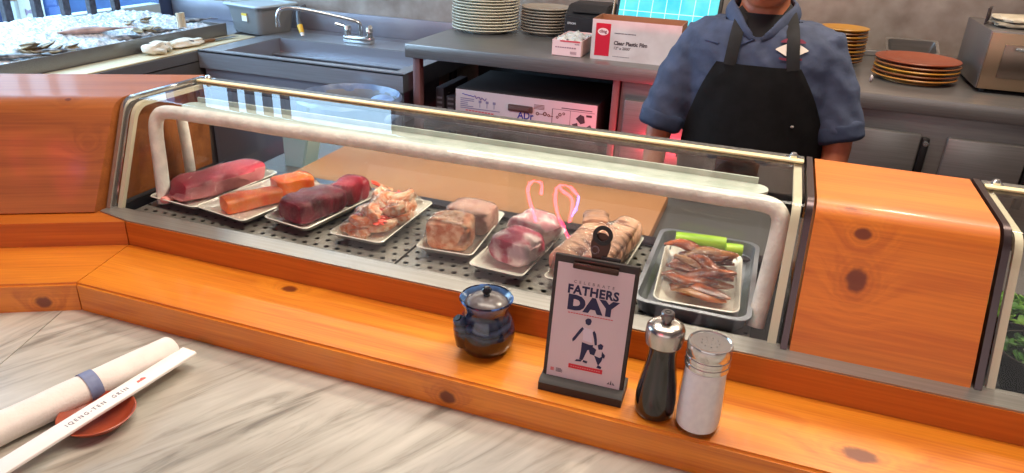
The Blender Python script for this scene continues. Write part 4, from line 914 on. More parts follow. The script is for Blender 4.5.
    b = B(); box(b, -.006, .030, -.1200, -.1155, .062, .094); lb = obj('paper_label', b, mat('label_white', (236, 236, 228), .7), t, world=False, smooth=False)
    b = B(); box(b, -.006, .030, -.1215, -.1165, .088, .099); obj('yellow_tape', b, mat('yellow_tape', (238, 206, 80), .6), lb, world=False, smooth=False)
    # hose nozzle with a yellow grip
    t = thing('hose_nozzle', 'grey hose nozzle with a yellow grip between the tub and the faucet', 'nozzle', (-1.13, 2.30, ZS))
    b = B(); tube(b, smoothpath([(-1.20, 2.43, ZS+.13), (-1.19, 2.36, ZS+.115), (-1.165, 2.32, ZS+.072)], 5), .010, 10); tube(b, [(-1.165, 2.32, ZS+.074), (-1.152, 2.31, ZS+.055)], .012, 10); obj('hose', b, mat('grey_hose', (96, 98, 104), .4, .5), t)
    b = B(); tube(b, [(-1.152, 2.31, ZS+.055), (-1.132, 2.295, ZS+.022)], [.014, .012], 12); obj('grip', b, mat('yellow_grip', (242, 190, 60), .4), t)
    b = B(); tube(b, [(-1.132, 2.295, ZS+.022), (-1.124, 2.288, ZS+.008)], [.010, .008], 12); obj('tip', b, M_white, t)
kitchen()

def plates_and_boxes():
    ords = ['bottom', 'second', 'third', 'fourth', 'fifth', 'sixth', 'seventh', 'eighth', 'ninth', 'tenth', 'eleventh', 'twelfth', 'thirteenth']
    def stack(x, y, r, n, dz, m, name, word, where, group, z=ZC, foot=.62, alt=None, label_top=None):
        for i in range(n):
            b = B(); lathe(b, [(0, .002), (r*foot*.94, .002), (r*foot*.94, 0), (r*foot, 0), (r*foot, .003), (r*.86, dz*.75), (r*.985, dz*1.15), (r, dz*1.4), (r*.985, dz*1.55), (r*.84, dz*1.15), (r*foot*.9, .0055), (0, .0055)], 48)
            jx, jy = random.uniform(-.002, .002), random.uniform(-.002, .002)
            bmesh.ops.translate(b, verts=b.verts, vec=(x+jx, y+jy, z+i*dz))
            o = obj(name, b, alt[i] if alt else m)
            pos = 'topmost' if i == n-1 else ('bottom' if i == 0 else ords[i]+' from bottom')
            tag(o, '%s, %s in the stack %s' % (word[i] if isinstance(word, list) else word, pos, where), 'plate', group)
    mw = mat('cream_plate', (214, 210, 188), .25, c2=(222, 216, 196), scale=10)
    stack(-.140, 2.232, .146, 13, .0121, mw, 'dinner_plate', 'cream dinner plate', 'by the sink end of the counter', 'cream dinner plates')
    mg = mat('grey_plate', (150, 140, 126), .3, c2=(160, 150, 136), scale=12)
    stack(.112, 2.295, .108, 9, .0118, mg, 'grey_dish', 'greyish brown dish', 'beside the cream plates', 'greyish dishes')
    br = [mat('ochre_plate', (178, 118, 50), .3), mat('brown_plate', (138, 80, 44), .3), mat('amber_plate', (196, 136, 44), .3), mat('tan_plate', (150, 92, 50), .3), mat('russet_plate', (142, 68, 42), .3)]
    stack(1.525, 2.06, .135, 5, .0135, None, 'oval_platter', ['ochre platter', 'brown platter', 'amber platter', 'tan platter', 'russet red platter'], 'near the steel toaster oven', 'brown platters', alt=br, foot=.7)
    ys = mat('mustard_plate', (186, 130, 48), .3); yb = mat('mustard_brown_plate', (116, 70, 36), .3)
    stack(1.288, 2.262, .088, 10, .0125, None, 'side_plate', ['dark brown side plate' if i % 2 == 0 else 'mustard side plate' for i in range(10)], "behind the chef's sleeve", 'mustard side plates', alt=[yb if i % 2 == 0 else ys for i in range(10)])
    # loaf pan leaning behind the platters
    t = thing('loaf_pan', 'empty steel loaf pan on the upstand behind the brown platters', 'pan', (1.58, 2.31, ZC))
    b = B(); Mp = T(1.54, 2.36, ZC+.004, 0, math.radians(20)); rloft(b, [(.14, .07, .012, 0), (.165, .095, .014, .05), (.182, .112, .014, .0505), (.182, .112, .014, .054), (.163, .093, .014, .052), (.136, .066, .012, .004)], Mp, capt=True)
    bmesh.ops.translate(b, verts=b.verts, vec=(0, 0, .02)); obj('pan_body', b, M_steel, t)
    b = B(); lathe(b, [(0, 0), (.012, 0), (.012, .02), (0, .02)], 12, T(1.475, 2.27, ZC+.0)); obj('blue_foot', b, mat('blue_cap', (50, 60, 150), .4), t)
    # black receipt printer
    t = thing('receipt_printer', 'black receipt printer between the grey dishes and the film carton', 'printer', (.30, 2.24, ZC))
    b = B(); prism(b, [(2.16, ZC), (2.38, ZC), (2.38, ZC+.14), (2.22, ZC+.14), (2.16, ZC+.10)], 'x', .232, .40); bmesh.ops.bevel(b, geom=list(b.edges), offset=.005, segments=2, affect='EDGES'); bd = obj('printer_body', b, mat('printer_black', (24, 24, 28), .45), t)
    b = B(); box(b, .262, .372, 2.168, 2.20, ZC+.115, ZC+.1185); obj('paper_slot', b, M_black, t)
    text('printer_mark', 'EPSON', .0115, frame3((.246, 2.1585, ZC+.068), (1, 0, 0), (0, 0, 1)), mat('mark_grey', (190, 190, 194), .5), bd, bold=.0003)
    # small pinkish box with foil sheets
    P = T(.338, 1.90, ZC, math.radians(1)); t = thing('foil_sheet_box', 'small white and red box with crumpled sheets sticking out', 'box', (.338, 1.90, ZC))
    b = B(); x0, x1, y0, y1, h = .284, .394, 1.832, 2.05, .058
    for q in ((x0, x1, y0, y0+.002, 0, h), (x0, x1, y1-.002, y1, 0, h), (x0, x0+.002, y0+.002, y1-.002, 0, h), (x1-.002, x1, y0+.002, y1-.002, 0, h), (x0, x1, y0, y1, 0, .002)): box(b, q[0], q[1], q[2], q[3], ZC+q[4], ZC+q[5])
    bx = obj('box_body', b, mat('pinkish_card', (232, 196, 198), .6), t, smooth=False)
    Mf = frame3((x0, y0-.0003, ZC), (1, 0, 0), (0, 0, 1))
    b = B(); box(b, .03, .105, .052, .0575, 0, .0003, 0, 1, Mf); obj('red_stripe', b, mat('card_red', (206, 70, 84), .6), bx, smooth=False)
    b = B()
    for i in range(9): box(b, .012+i*.009, .0185+i*.009, .030-.0001*i, .034, 0, .0003, 0, 1, Mf)
    for i in range(6): box(b, .070+i*.0042, .0725+i*.0042, .009, .019, 0, .0003, 0, 1, Mf)
    for i in range(3): box(b, .086+i*.006, .0905+i*.006, .044, .048, 0, .0003, 0, 1, Mf)
    obj('printed_marks', b, mat('card_print', (150, 110, 124), .7), bx, smooth=False)
    b = B(); V = [[b.verts.new((x0+.006+(x1-x0-.012)*i/14, y0+.01+(y1-y0-.02)*j/14, ZC+.056+.016*noise.noise(Vector((i*.5, j*.45, 2)))+.006*noise.noise(Vector((i*1.3, j*1.2, 5))))) for j in range(15)] for i in range(15)]
    for i in range(14):
        for j in range(14): b.faces.new((V[i][j], V[i+1][j], V[i+1][j+1], V[i][j+1]))
    obj('crumpled_sheets', b, mat('foil_paper', (206, 208, 208), .35, .3), t, angle=20)
    # plastic film carton
    x0, x1, y0, y1, h = .427, .745, 1.845, 1.99, .142
    t = thing('film_carton', 'open white carton with a red panel reading Clear Plastic Film', 'carton', ((x0+x1)/2, 1.92, ZC))
    b = B()
    for q in ((x0, x1, y0, y0+.003, 0, h), (x0, x1, y1-.003, y1, 0, h), (x0, x0+.003, y0+.003, y1-.003, 0, h), (x1-.003, x1, y0+.003, y1-.003, 0, h), (x0, x1, y0, y1, 0, .003)): box(b, q[0], q[1], q[2], q[3], ZC+q[4], ZC+q[5])
    box(b, x0+.003, x1-.003, y0+.012, y0+.015, ZC+h-.03, ZC+h-.002)
    bx = obj('carton_body', b, mat('kraft_card', (150, 96, 66), .7), t, smooth=False)
    b = B(); box(b, x0, x1, y0-.0006, y0-.0001, ZC, ZC+h-.001); fp = obj('front_panel', b, mat('film_carton_white', (208, 198, 198), .65, c2=(194, 182, 182), scale=14), t, smooth=False)
    Mf = frame3((x0, y0-.0008, ZC), (1, 0, 0), (0, 0, 1))
    b = B(); box(b, .014, .068, .014, .128, 0, .0003, 0, 1, Mf); rp = obj('red_panel', b, mat('panel_red', (196, 16, 48), .5), fp, smooth=False)
    b = B(); prism(b, [(.041+.020*math.cos(2*PI*i/28), .099+.0125*math.sin(2*PI*i/28)) for i in range(28)], 'z', .0003, .0006, Mf); ov = obj('logo_oval', b, mat('logo_pink', (240, 206, 206), .5), rp, smooth=False)
    text('logo_word', 'cling', .015, Mf @ T(.041, .0955, .0006), mat('logo_dark', (120, 30, 50), .6), ov, align='CENTER', bold=.0004)
    bi = mat('carton_ink', (66, 54, 60), .7)
    text('film_title', 'Clear Plastic Film', .0185, Mf @ T(.083, .057, 0), bi, fp, bold=.0007, sx=.94)
    text('film_size', '12" x 2000\'', .0135, Mf @ T(.083, .041, 0), bi, fp, bold=.0002)
    b = B()
    for i in range(15): box(b, .083+i*.0052, .087+i*.0052, .0955, .0985, 0, .0003, 0, 1, Mf)
    obj('small_print', b, M_ink, fp, smooth=False)
    b = B()
    for i in range(11): box(b, .083+i*.0056, .087+i*.0056, .0145, .0165, 0, .0003, 0, 1, Mf)
    obj('small_print', b, M_ink, fp, smooth=False)
    b = B(); tube(b, [(x0+.02, 1.925, ZC+.062), (x1-.02, 1.925, ZC+.062)], .055, 24); tag(obj('film_roll', b, mat('film_roll', (214, 206, 190), .3)), 'roll of clear plastic film inside the open carton', 'film roll')
    # touch screen
    t = thing('order_screen', 'tilted cyan touch screen with white grid lines behind the film carton', 'screen', (.62, 2.2, ZC))
    P = T(.635, 2.165, ZC+.05, math.radians(-3), math.radians(-16))
    b = B(); box(b, -.205, .205, .004, .03, 0, .27, .006, 2, P); lathe(b, [(0, 0), (.08, 0), (.08, .008), (.02, .014), (.018, .09), (0, .09)], 24, T(.63, 2.23, ZC)); obj('screen_housing', b, mat('screen_black', (20, 20, 22), .4), t)
    b = B(); box(b, -.192, .192, 0, .0038, .010, .255, 0, 1, P); pn = obj('display_panel', b, mat('screen_cyan', (40, 176, 204), .4, c2=(84, 196, 190), scale=9, emit=.0), t, smooth=False)
    mm = MATS['screen_cyan']; bs = mm.node_tree.nodes['Principled BSDF']
    rr = [n for n in mm.node_tree.nodes if n.type == 'VALTORGB'][0]; mm.node_tree.links.new(rr.outputs[0], bs.inputs['Emission Color']); bs.inputs['Emission Strength'].default_value = .6
    b = B()
    for i in range(7): box(b, -.192+.0548*i+.02, -.192+.0548*i+.0225, -.0006, -.0001, .010, .255, 0, 1, P)
    for j in range(3): box(b, -.192, .192, -.0006, -.0001, .088+.075*j, .0905+.075*j, 0, 1, P)
    obj('grid_lines', b, mat('grid_cyan', (170, 240, 250), .4, emit=1.0), pn, smooth=False)
    b = B(); tube(b, [P @ Vector((-.214, .0, -.02)), P @ Vector((-.214, .0, .28))], .004, 10); obj('metal_edge', b, mat('edge_tan', (170, 150, 128), .4, .5), t)
    # toaster oven
    x0, x1, y0, y1 = 1.694, 2.12, 1.945, 2.32; t = thing('toaster_oven', 'stainless steel toaster oven at the end of the back counter', 'oven', ((x0+x1)/2, 2.13, ZC))
    b = B(); box(b, x0, x1, y0+.012, y1, ZC+.012, ZC+.195, .003); bd = obj('oven_body', b, M_steel, t)
    b = B(); box(b, x0+.002, x1-.002, y0, y0+.0118, ZC+.014, ZC+.190, .002); obj('front_frame', b, mat('oven_front', (150, 128, 104), .35, .9), t)
    b = B(); box(b, x0+.045, x1-.12, y0-.008, y0-.0002, ZC+.052, ZC+.158, .003); d = obj('oven_door', b, mat('oven_door', (122, 108, 96), .3, .9), t)
    b = B(); tube(b, [(x0+.07, y0-.028, ZC+.148), (x1-.15, y0-.028, ZC+.148)], .006, 12)
    for xx in (x0+.08, x1-.16): tube(b, [(xx, y0-.008, ZC+.148), (xx, y0-.028, ZC+.148)], .004, 8)
    obj('handle', b, M_chrome, d)
    for k in range(3):
        b = B(); lathe(b, [(0, 0), (.016, 0), (.014, .016), (0, .017)], 18, T(x1-.055, y0, ZC+.045+k*.05, 0, PI/2)); obj('knob', b, M_black, t)
    for xx in (x0+.03, x1-.03):
        for yy in (y0+.05, y1-.04):
            b = B(); tube(b, [(xx, yy, ZC), (xx, yy, ZC+.0125)], .012, 10); obj('foot', b, M_black, t)
    # folded cloths, tongs and bowl on the oven
    zt = ZC+.195; mcl = mat('towel', (214, 200, 176), .9, c2=(190, 174, 150), scale=30, bump=.3, bscale=120); mcl2 = mat('towel_grey', (140, 128, 112), .9, c2=(164, 152, 134), scale=30)
    for i, (m, lab) in enumerate(((mcl2, 'greyish folded cloth directly on the toaster oven'), (mcl, 'cream folded cloth on top of the greyish one'))):
        b = blob(.16, .15, .018, T(1.80, 2.10, zt+.017*i+.0005, .15*i), 20+i, .5, amp=.12, pw=4); tag(obj('folded_cloth', b, m), lab, 'cloth')
    t = thing('steel_rack', 'small dark wire rack beside the cloths on the toaster oven', 'rack', (1.715, 2.16, zt)); b = B()
    for i in range(6): tube(b, [(1.70+.006*i, 2.10+.02*i, zt+.003), (1.70+.006*i, 2.10+.02*i, zt+.05)], .002, 6)
    tube(b, [(1.70, 2.10, zt+.003), (1.73, 2.2, zt+.003)], .003, 6); tube(b, [(1.70, 2.10, zt+.05), (1.73, 2.2, zt+.05)], .003, 6); obj('rack_wire', b, M_dkchrome, t)
    b = B(); lathe(b, [(0, 0), (.035, 0), (.075, .04), (.095, .09), (.093, .09), (.072, .042), (.034, .003), (0, .003)], 36, T(1.985, 2.10, zt)); tag(obj('mixing_bowl', b, M_steel), 'round steel mixing bowl on the toaster oven', 'bowl')
plates_and_boxes()

def ice_display():
    ZS = -.0138
    xi, x2, y0, y1 = -1.473, -2.085, .72, 2.167; LZ = .0438
    t = thing('ice_display', 'long steel trough of crushed ice under the barred window', 'ice display', (-1.8, 1.4, KF))
    b = B(); box(b, xi-.005, xi, y0, y1, ZS, LZ, .001); box(b, x2, xi, y1-.005, y1, ZS-.05, LZ-.004); box(b, x2-.005, x2, y0, y1, ZS-.05, LZ-.03); box(b, x2, xi, y0, y0+.005, ZS-.05, LZ-.004); box(b, x2, xi, y0, y1, ZS-.05, ZS-.046); obj('trough', b, M_steel, t, smooth=False)
    b = B(); box(b, x2, -1.325, y0, y1, KF, ZS-.051); obj('cabinet', b, M_steeld, t, smooth=False)
    b = B(); box(b, xi+.0005, -1.325, y0, 2.42, ZS-.046, ZS-.005); box(b, x2, xi, y1+.002, 2.42, ZS-.046, ZS-.0005); obj('side_shelf', b, M_steel, t, smooth=False)
    b = B(); box(b, -1.466, -1.335, .75, 2.20, ZS-.0045, ZS+.001, .002); tag(obj('cutting_board', b, mat('pale_board', (226, 212, 178), .55, c2=(212, 196, 160), scale=12, stretch=(12, 1, 1))), 'narrow pale board between the ice trough and the sink', 'cutting board')
    ice = mat('crushed_ice', (176, 190, 204), .25, c2=(232, 236, 240), scale=70, bump=1.0, bscale=120, lo=.4, hi=.58); ice.node_tree.nodes['Principled BSDF'].inputs['Subsurface Weight'].default_value = .2; ice.node_tree.nodes['Principled BSDF'].inputs['Subsurface Radius'].default_value = (.02, .025, .03)
    b = B(); nx, ny = 80, 190
    def h(x, y):
        u = (xi-.007-x)/(xi-.007-x2); e = max(0, min(1, (y1-.01-y)/.13))
        z = .022+.066*math.sin(min(1, u*1.5)*PI/2)*e**.7-.03*max(0, u-.7)*3+.012*math.sin(y*9+.5)*min(1, u*2)
        return z+.014*noise.noise(Vector((x*7, y*7, 0)))+.010*noise.noise(Vector((x*24, y*24, 4)))+.012*noise.noise(Vector((x*52, y*52, 8)))
    V = [[b.verts.new((xi-.007+(x2+.005-xi+.007)*i/nx, y0+.006+(y1-.012-y0)*j/ny, h(xi-.007+(x2-xi)*i/nx, y0+(y1-y0)*j/ny) if 0 < i < nx and 0 < j < ny else ZS)) for j in range(ny+1)] for i in range(nx+1)]
    for i in range(nx):
        for j in range(ny): b.faces.new((V[i][j], V[i+1][j], V[i+1][j+1], V[i][j+1]))
    o = obj('crushed_ice', b, ice, None, angle=60); tag(o, 'heap of crushed white ice filling the steel trough', 'ice', kind='stuff')
    oy = mat('oyster_shell', (70, 54, 42), .7, c2=(176, 154, 116), scale=60, bump=.8, bscale=90); dk = mat('dark_fish', (60, 56, 58), .35, c2=(150, 146, 146), scale=25, lo=.45, hi=.6); pf = mat('pinkish_fish', (196, 156, 142), .4, c2=(140, 110, 100), scale=18, lo=.4, hi=.65)
    rnd = random.Random(4)
    def oyster(x, y, s, lab, grp):
        M = T(x, y, h(x, y)+.002, rnd.uniform(0, 6), rnd.uniform(-.5, .5), rnd.uniform(-.4, .2))
        b = B(); R = []
        for i in range(7):
            f = i/6; r = 1.26*s*math.sin(PI*min(.97, .06+f*.5))
            R.append([b.verts.new(M @ Vector((r*(1.25+.25*math.cos(2*PI*j/16))*math.cos(2*PI*j/16)*(1+.12*noise.noise(Vector((j, i*.6, x*50)))), r*.8*math.sin(2*PI*j/16), s*.5*(f**.7-.55)+.0018*noise.noise(Vector((j*.9, i, y*40)))))) for j in range(16)])
        for a, q in zip(R, R[1:]):
            for j in range(16): b.faces.new((a[j], a[(j+1) % 16], q[(j+1) % 16], q[j]))
        b.faces.new(R[0][::-1]); b.faces.new(R[-1])
        tag(obj('oyster', b, oy), lab, 'oyster', grp)
    for k in range(8): oyster(-1.555-.03*(k % 3), 1.185+.013*k+rnd.uniform(-.006, .006), .026, 'rough oyster shell in the clump near the end of the ice by the wooden box', 'oysters in the front clump')
    for x, y in ((-1.56, 1.315), (-1.53, 1.345), (-1.55, 1.375)): oyster(x, y, .021, 'brown shellfish at the steel rim of the ice trough', 'brown shellfish at the rim')
    for k in range(5): oyster(-1.57-.03*(k % 2), 1.72+.028*k, .021, 'dark spotted shellfish on the middle of the ice', 'shellfish on the middle of the ice')
    for k in range(4): oyster(-1.68-.04*(k % 2), 1.78+.045*k, .018, 'small dark shellfish high on the ice slope', 'shellfish high on the ice')
    def fish(x, y, L, rz, m, lab, rx=0):
        t = thing('whole_fish', lab, 'fish', (x, y, h(x, y))); M = T(x, y, h(x, y)+.012, rz, 0, rx)
        b = B(); tube(b, [M @ Vector((L*(k/10-.5), .006*math.sin(k*.5), 0)) for k in range(11)], [L*q for q in (.012, .05, .08, .1, .108, .105, .095, .075, .05, .03, .016)], 16, flat=.5); obj('fish_body', b, m, t)
        b = B(); e = L*.49
        prism(b, [(e, .004), (e+L*.16, .03), (e+L*.12, 0), (e+L*.16, -.03), (e, -.004)], 'z', -.001, .001, M); obj('tail_fin', b, m, t, smooth=False); b = B(); prism(b, [(-.1*L, .09*L), (.1*L, .14*L), (.18*L, .06*L)], 'z', -.001, .001, M); obj('back_fin', b, m, t, smooth=False)
        b = B(); ellipsoid(b, M @ Vector((-L*.41, .01, L*.028)), (.003, .003, .002)); obj('eye', b, M_black, t)
    fish(-1.62, 1.53, .26, math.radians(65), pf, 'pinkish whole fish lying on the ice behind the rim'); fish(-1.55, 1.635, .2, math.radians(75), dk, 'dark whole fish with silver belly near the pinkish one'); fish(-1.545, 1.83, .16, math.radians(70), dk, 'dark fish between the pinkish fish and the pale sticks'); fish(-1.585, 2.07, .19, math.radians(80), dk, 'small dark fish at the tub end of the ice'); fish(-1.545, 1.27, .17, math.radians(60), dk, 'dark slim fish beside the oyster clump'); fish(-1.56, 1.10, .22, math.radians(60), dk, 'grey fish at the frame edge of the ice trough')
    for k, y in enumerate((1.960, 1.984)):
        b = B(); x = -1.56; tube(b, [(x, y, .0), (x-.006, y+.003, .105)], .0115, 12); tag(obj('pale_stick', b, mat('pale_stick', (216, 202, 178), .6, c2=(196, 180, 150), scale=20, stretch=(10, 10, 1))), ('pale wooden stick standing in the ice, nearer the oysters', 'pale wooden stick standing in the ice, nearer the tub')[k], 'stick')
    # cloths on the pale board
    mt = mat('wet_towel', (214, 200, 176), .85, c2=(230, 222, 208), scale=20, bump=.3, bscale=80)
    for k, (x, y, L, W, H, rz, lab) in enumerate(((-1.41, 1.65, .15, .085, .045, .3, 'crumpled cream towel on the pale board'), (-1.415, 1.82, .19, .07, .032, -.1, 'thin white towel stretched beyond the crumpled cream one'))):
        t = thing('towel', lab, 'towel', (x, y, ZS)); b = blob(L, W, H, T(x, y, ZS+.002, rz), 30+k, .9, amp=.3, pw=3, nu=30, nv=24); obj('cloth', b, mt, t)
        b = B(); tube(b, smoothpath([(x-.035, y-.025, ZS+H*.75), (x, y, ZS+H*.98), (x+.03, y+.025, ZS+H*.8)], 5), .0025, 8); obj('dark_stripe', b, mat('towel_stripe', (60, 60, 76), .8), t)
    t = thing('knife', 'kitchen knife with a brown handle at the sink end of the pale board', 'knife', (-1.38, 2.0, ZS)); b = B(); prism(b, [(0, 0), (.14, 0), (.12, .022), (0, .026)], 'z', 0, .0015, T(-1.388, 1.99, ZS+.008, math.radians(85))); obj('blade', b, M_steel, t, smooth=False)
    b = B(); box(b, -.095, .0, .004, .024, -.005, .008, .004, 2, T(-1.388, 1.99, ZS+.0085, math.radians(85))); obj('handle', b, mat('knife_handle', (120, 80, 44), .5), t)
    # squeeze container seen through the case end
    t = thing('acrylic_scoop_holder', 'clear acrylic holder with a pale scoop behind the case corner', 'holder', (.02, .70, .0)); x, y = -.02, .66
    b = B(); prism(b, [(x-.03, 0.0005), (x+.02, .0005), (x+.045, .105), (x-.03, .105)], 'y', y, y+.003); prism(b, [(x-.03, 0.0005), (x+.02, .0005), (x+.045, .105), (x-.03, .105)], 'y', y+.06, y+.063); prism(b, [(x+.02, .0005), (x+.024, .0005), (x+.049, .105), (x+.045, .105)], 'y', y+.0031, y+.0599); obj('holder_wall', b, mat('acrylic', (180, 214, 220), .15), t, smooth=False)
    b = B(); tube(b, [(x, y+.03, .01), (x+.03, y+.03, .15)], .005, 8); obj('scoop_handle', b, mat('scoop', (90, 120, 110), .5), t)
ice_display()

# ------------------------------------------------------------------ the chef
def chef():
    t = thing('person', 'chef in a blue jacket with rolled sleeves and black apron behind the case', 'person', (1.03, 1.05, KF))
    TR = [(-.16, 1.035, 1.05, .16, .12), (-.02, 1.04, 1.05, .155, .122), (.10, 1.042, 1.05, .158, .122), (.20, 1.038, 1.05, .166, .12), (.28, 1.032, 1.05, .178, .115), (.335, 1.028, 1.05, .185, .105), (.37, 1.025, 1.05, .165, .09), (.395, 1.022, 1.052, .125, .078), (.415, 1.021, 1.054, .085, .07), (.43, 1.02, 1.055, .066, .064)]
    def ring(z):
        for a, b in zip(TR, TR[1:]):
            if a[0] <= z <= b[0]:
                f = (z-a[0])/(b[0]-a[0]); return tuple(a[i]+(b[i]-a[i])*f for i in range(1, 5))
        return TR[0][1:] if z < TR[0][0] else TR[-1][1:]
    def front(x, z, off):
        cx, cy, rx, ry = ring(z); u = max(-.995, min(.995, (x-cx)/rx)); return cy-ry*math.sqrt(1-u*u)-off
    arms = {-1: [(.908, 1.045, .352), (.852, 1.035, .25), (.822, 1.01, .13), (.818, .985, .03), (.824, .955, -.085)], 1: [(1.147, 1.045, .358), (1.197, 1.035, .26), (1.232, 1.01, .15), (1.228, .985, .05), (1.220, .955, -.065)]}
    skin = mat('skin', (186, 116, 84), .5, c2=(172, 100, 70), scale=30, sss=.1)
    b = B(); loft(b, [(cx, cy, z, rx*.86, ry*.86) for z, cx, cy, rx, ry in TR[:6]]+[(1.024, 1.05, .365, .10, .07)]+[(1.021, 1.054, .40, .066, .064), (1.02, 1.05, .43, .054, .056), (1.018, 1.045, .47, .052, .054)], 28)
    hd = [(.435, .03, .035, -.045), (.45, .046, .055, -.032), (.475, .060, .078, -.018), (.51, .069, .09, -.006), (.55, .074, .096, 0), (.59, .076, .098, .004), (.625, .070, .092, .008), (.65, .052, .072, .01), (.662, .026, .04, .01)]
    loft(b, [(1.018, 1.028+dy, z, rx, ry) for z, rx, ry, dy in hd], 28)
    fy = .932
    ellipsoid(b, (1.018, fy-.003, .526), (.011, .015, .011)); tube(b, [(1.018, fy+.006, .572), (1.018, fy-.006, .533)], [.006, .009], 10)
    for s in (-1, 1):
        ellipsoid(b, (1.018+.028*s, fy+.012, .578), (.02, .012, .007)); ellipsoid(b, (1.018+.032*s, fy+.012, .53), (.022, .018, .02)); ellipsoid(b, (1.018+.077*s, 1.04, .55), (.008, .02, .032)); ellipsoid(b, (1.018+.012*s, fy-.008, .519), (.007, .008, .006))
    ellipsoid(b, (1.018, fy+.006, .497), (.022, .012, .006)); ellipsoid(b, (1.018, fy+.009, .487), (.02, .012, .007)); ellipsoid(b, (1.018, fy+.022, .458), (.024, .022, .016))
    for s, P in arms.items():
        tube(b, smoothpath(P, 5), [.046-.026*k/20 for k in range(21)], 14)
        w = Vector(P[-1]); d = (Vector(P[-1])-Vector(P[-2])).normalized(); side = Vector((0, 1, 0)); side = (side-d*side.dot(d)).normalized()
        up = Vector((s, 0, 0)); up = (up-d*up.dot(d)-side*up.dot(side)).normalized()
        tube(b, [w-d*.01, w+d*.02, w+d*.055, w+d*.08], [.024, .034, .038, .030], 16, flat=.42, up=up)
        for k, (o, L) in enumerate(((-.027, .052), (-.010, .066), (.008, .072), (.025, .064))):   # little, ring, middle, index (index on the thumb side)
            p0 = w+d*.07-side*o; b_ = [p0, p0+d*L*.45+up*.003, p0+d*L*.75-up*.008, p0+d*L*.92-up*.024]
            tube(b, b_, [.0092, .0088, .008, .006], 10); ellipsoid(b, b_[-1], (.0062, .0062, .0062), None, 8, 6)
        th = w+d*.02-side*.026; tube(b, [th, th+d*.022-side*.018-up*.004, th+d*.05-side*.022-up*.012], [.013, .011, .008], 10)
    for s in (-1, 1):
        tube(b, [(1.04+.08*s, 1.05, -.12), (1.045+.085*s, 1.05, -.35), (1.045+.085*s, 1.045, -.52), (1.045+.085*s, 1.06, -.70), (1.045+.085*s, 1.07, -.90)], [.085, .07, .052, .048, .034], 16)
        ellipsoid(b, (1.045+.085*s, 1.02, KF+.035), (.036, .1, .032))
    body = obj('body', remesh(b, .0045, 3), skin, t)
    b = B()
    for s in (-1, 1): ellipsoid(b, (1.018+.029*s, fy+.017, .562), (.011, .011, .011), None, 14, 10)
    e = obj('eyes', b, mat('eye_white', (236, 232, 226), .2), t)
    b = B()
    for s in (-1, 1): ellipsoid(b, (1.018+.029*s, fy+.0075, .562), (.005, .003, .005), None, 12, 8)
    obj('iris', b, mat('iris', (50, 32, 22), .2), e)
    b = B(); hdc = [(.545, .060, .055, .055), (.575, .081, .094, .012), (.60, .084, .104, .006), (.632, .080, .100, .008), (.66, .060, .08, .01), (.675, .03, .045, .01)]
    loft(b, [(1.018, 1.034+dy, z, rx, ry) for z, rx, ry, dy in hdc], 26); obj('hair', remesh(b, .006, 3), mat('hair', (34, 26, 22), .7, c2=(50, 38, 32), scale=60), t)
    b = B(); tube(b, [(1.018-.03+.006*k, fy+.006-.006*math.sin(PI*k/10), .4985-.003*abs(k-5)/5) for k in range(11)], .0028, 6); obj('lips', b, mat('lips', (156, 84, 74), .5), t)
    # black T-shirt at the throat
    b = B(); loft(b, [(1.025, 1.05, .33, .12, .098), (1.022, 1.05, .37, .095, .086), (1.02, 1.052, .40, .074, .072), (1.02, 1.05, .416, .064, .066)], 28); obj('t_shirt', b, mat('tshirt_black', (22, 20, 24), .85), t)
    # jacket
    jm = mat('jacket_blue', (50, 59, 82), .85, c2=(62, 72, 98), scale=26, bump=.5, bscale=34)
    b = B(); R = []
    n = 48; zs = [TR[0][0]+(.398-TR[0][0])*k/34 for k in range(35)]
    loft(b, [(ring(z)[0], ring(z)[1], z, ring(z)[2]+.006, ring(z)[3]+.006) for z in zs], 40)
    for s, P in arms.items():
        pth = smoothpath([P[0], P[1], (P[2][0], P[2][1], P[2][2]+.01)], 8); tube(b, pth, [.058-.003*k/16 for k in range(17)], 20)
        ellipsoid(b, (P[0][0]-.0*s, P[0][1], P[0][2]-.012), (.052, .062, .046))
    jb = remesh(b, .006, 4)
    # open the neck to a V
    dele = [v for v in jb.verts if v.co.z > .372-.0 and v.co.y < 1.05 and abs(v.co.x-1.018) < (v.co.z-.366)*.95 and abs(v.co.x-1.018) < .07]
    dele += [v for v in jb.verts if v.co.z > .3905 and ((v.co.x-1.021)/.082)**2+((v.co.y-1.05)/.075)**2 < 1 and v not in dele]
    bmesh.ops.delete(jb, geom=list(set(dele)), context='VERTS')
    for v in jb.verts:
        q = Vector((v.co.x*20, v.co.y*20, v.co.z*34+v.co.x*18)); nz = noise.noise(q)*.005+noise.noise(v.co*55)*.0014; v.co += v.normal*nz
    jk = obj('jacket', jb, jm, t, normals=False)
    # rolled cuffs, collar flaps, placket, button
    for s, P in arms.items():
        b = B(); c = Vector(P[2])+Vector((0, 0, .012)); d = (Vector(P[2])-Vector(P[1])).normalized()
        tube(b, [c-d*.026, c-d*.018, c+d*.012, c+d*.019], [.050, .057, .055, .048], 24)
        cf = remesh(b, .005, 2)
        for v in cf.verts: v.co += v.normal*noise.noise(v.co*30)*.003
        obj('cuff', cf, mat('cuff_blue', (42, 53, 78), .85, bump=.3, bscale=60), jk)
    b = B()
    for s in (-1, 1):
        pth = [(1.018+.006*s, front(1.018+.006*s, .362, .008), .364), (1.018+.034*s, front(1.018+.034*s, .378, .004), .384), (1.018+.060*s, 1.0, .408), (1.018+.074*s, 1.045, .424), (1.018+.05*s, 1.108, .432), (1.018, 1.125, .434)]
        tube(b, smoothpath(pth, 5), [.006+.014*min(1, k/8) for k in range(26)], 10, flat=.35, up=(0, 1, .3))
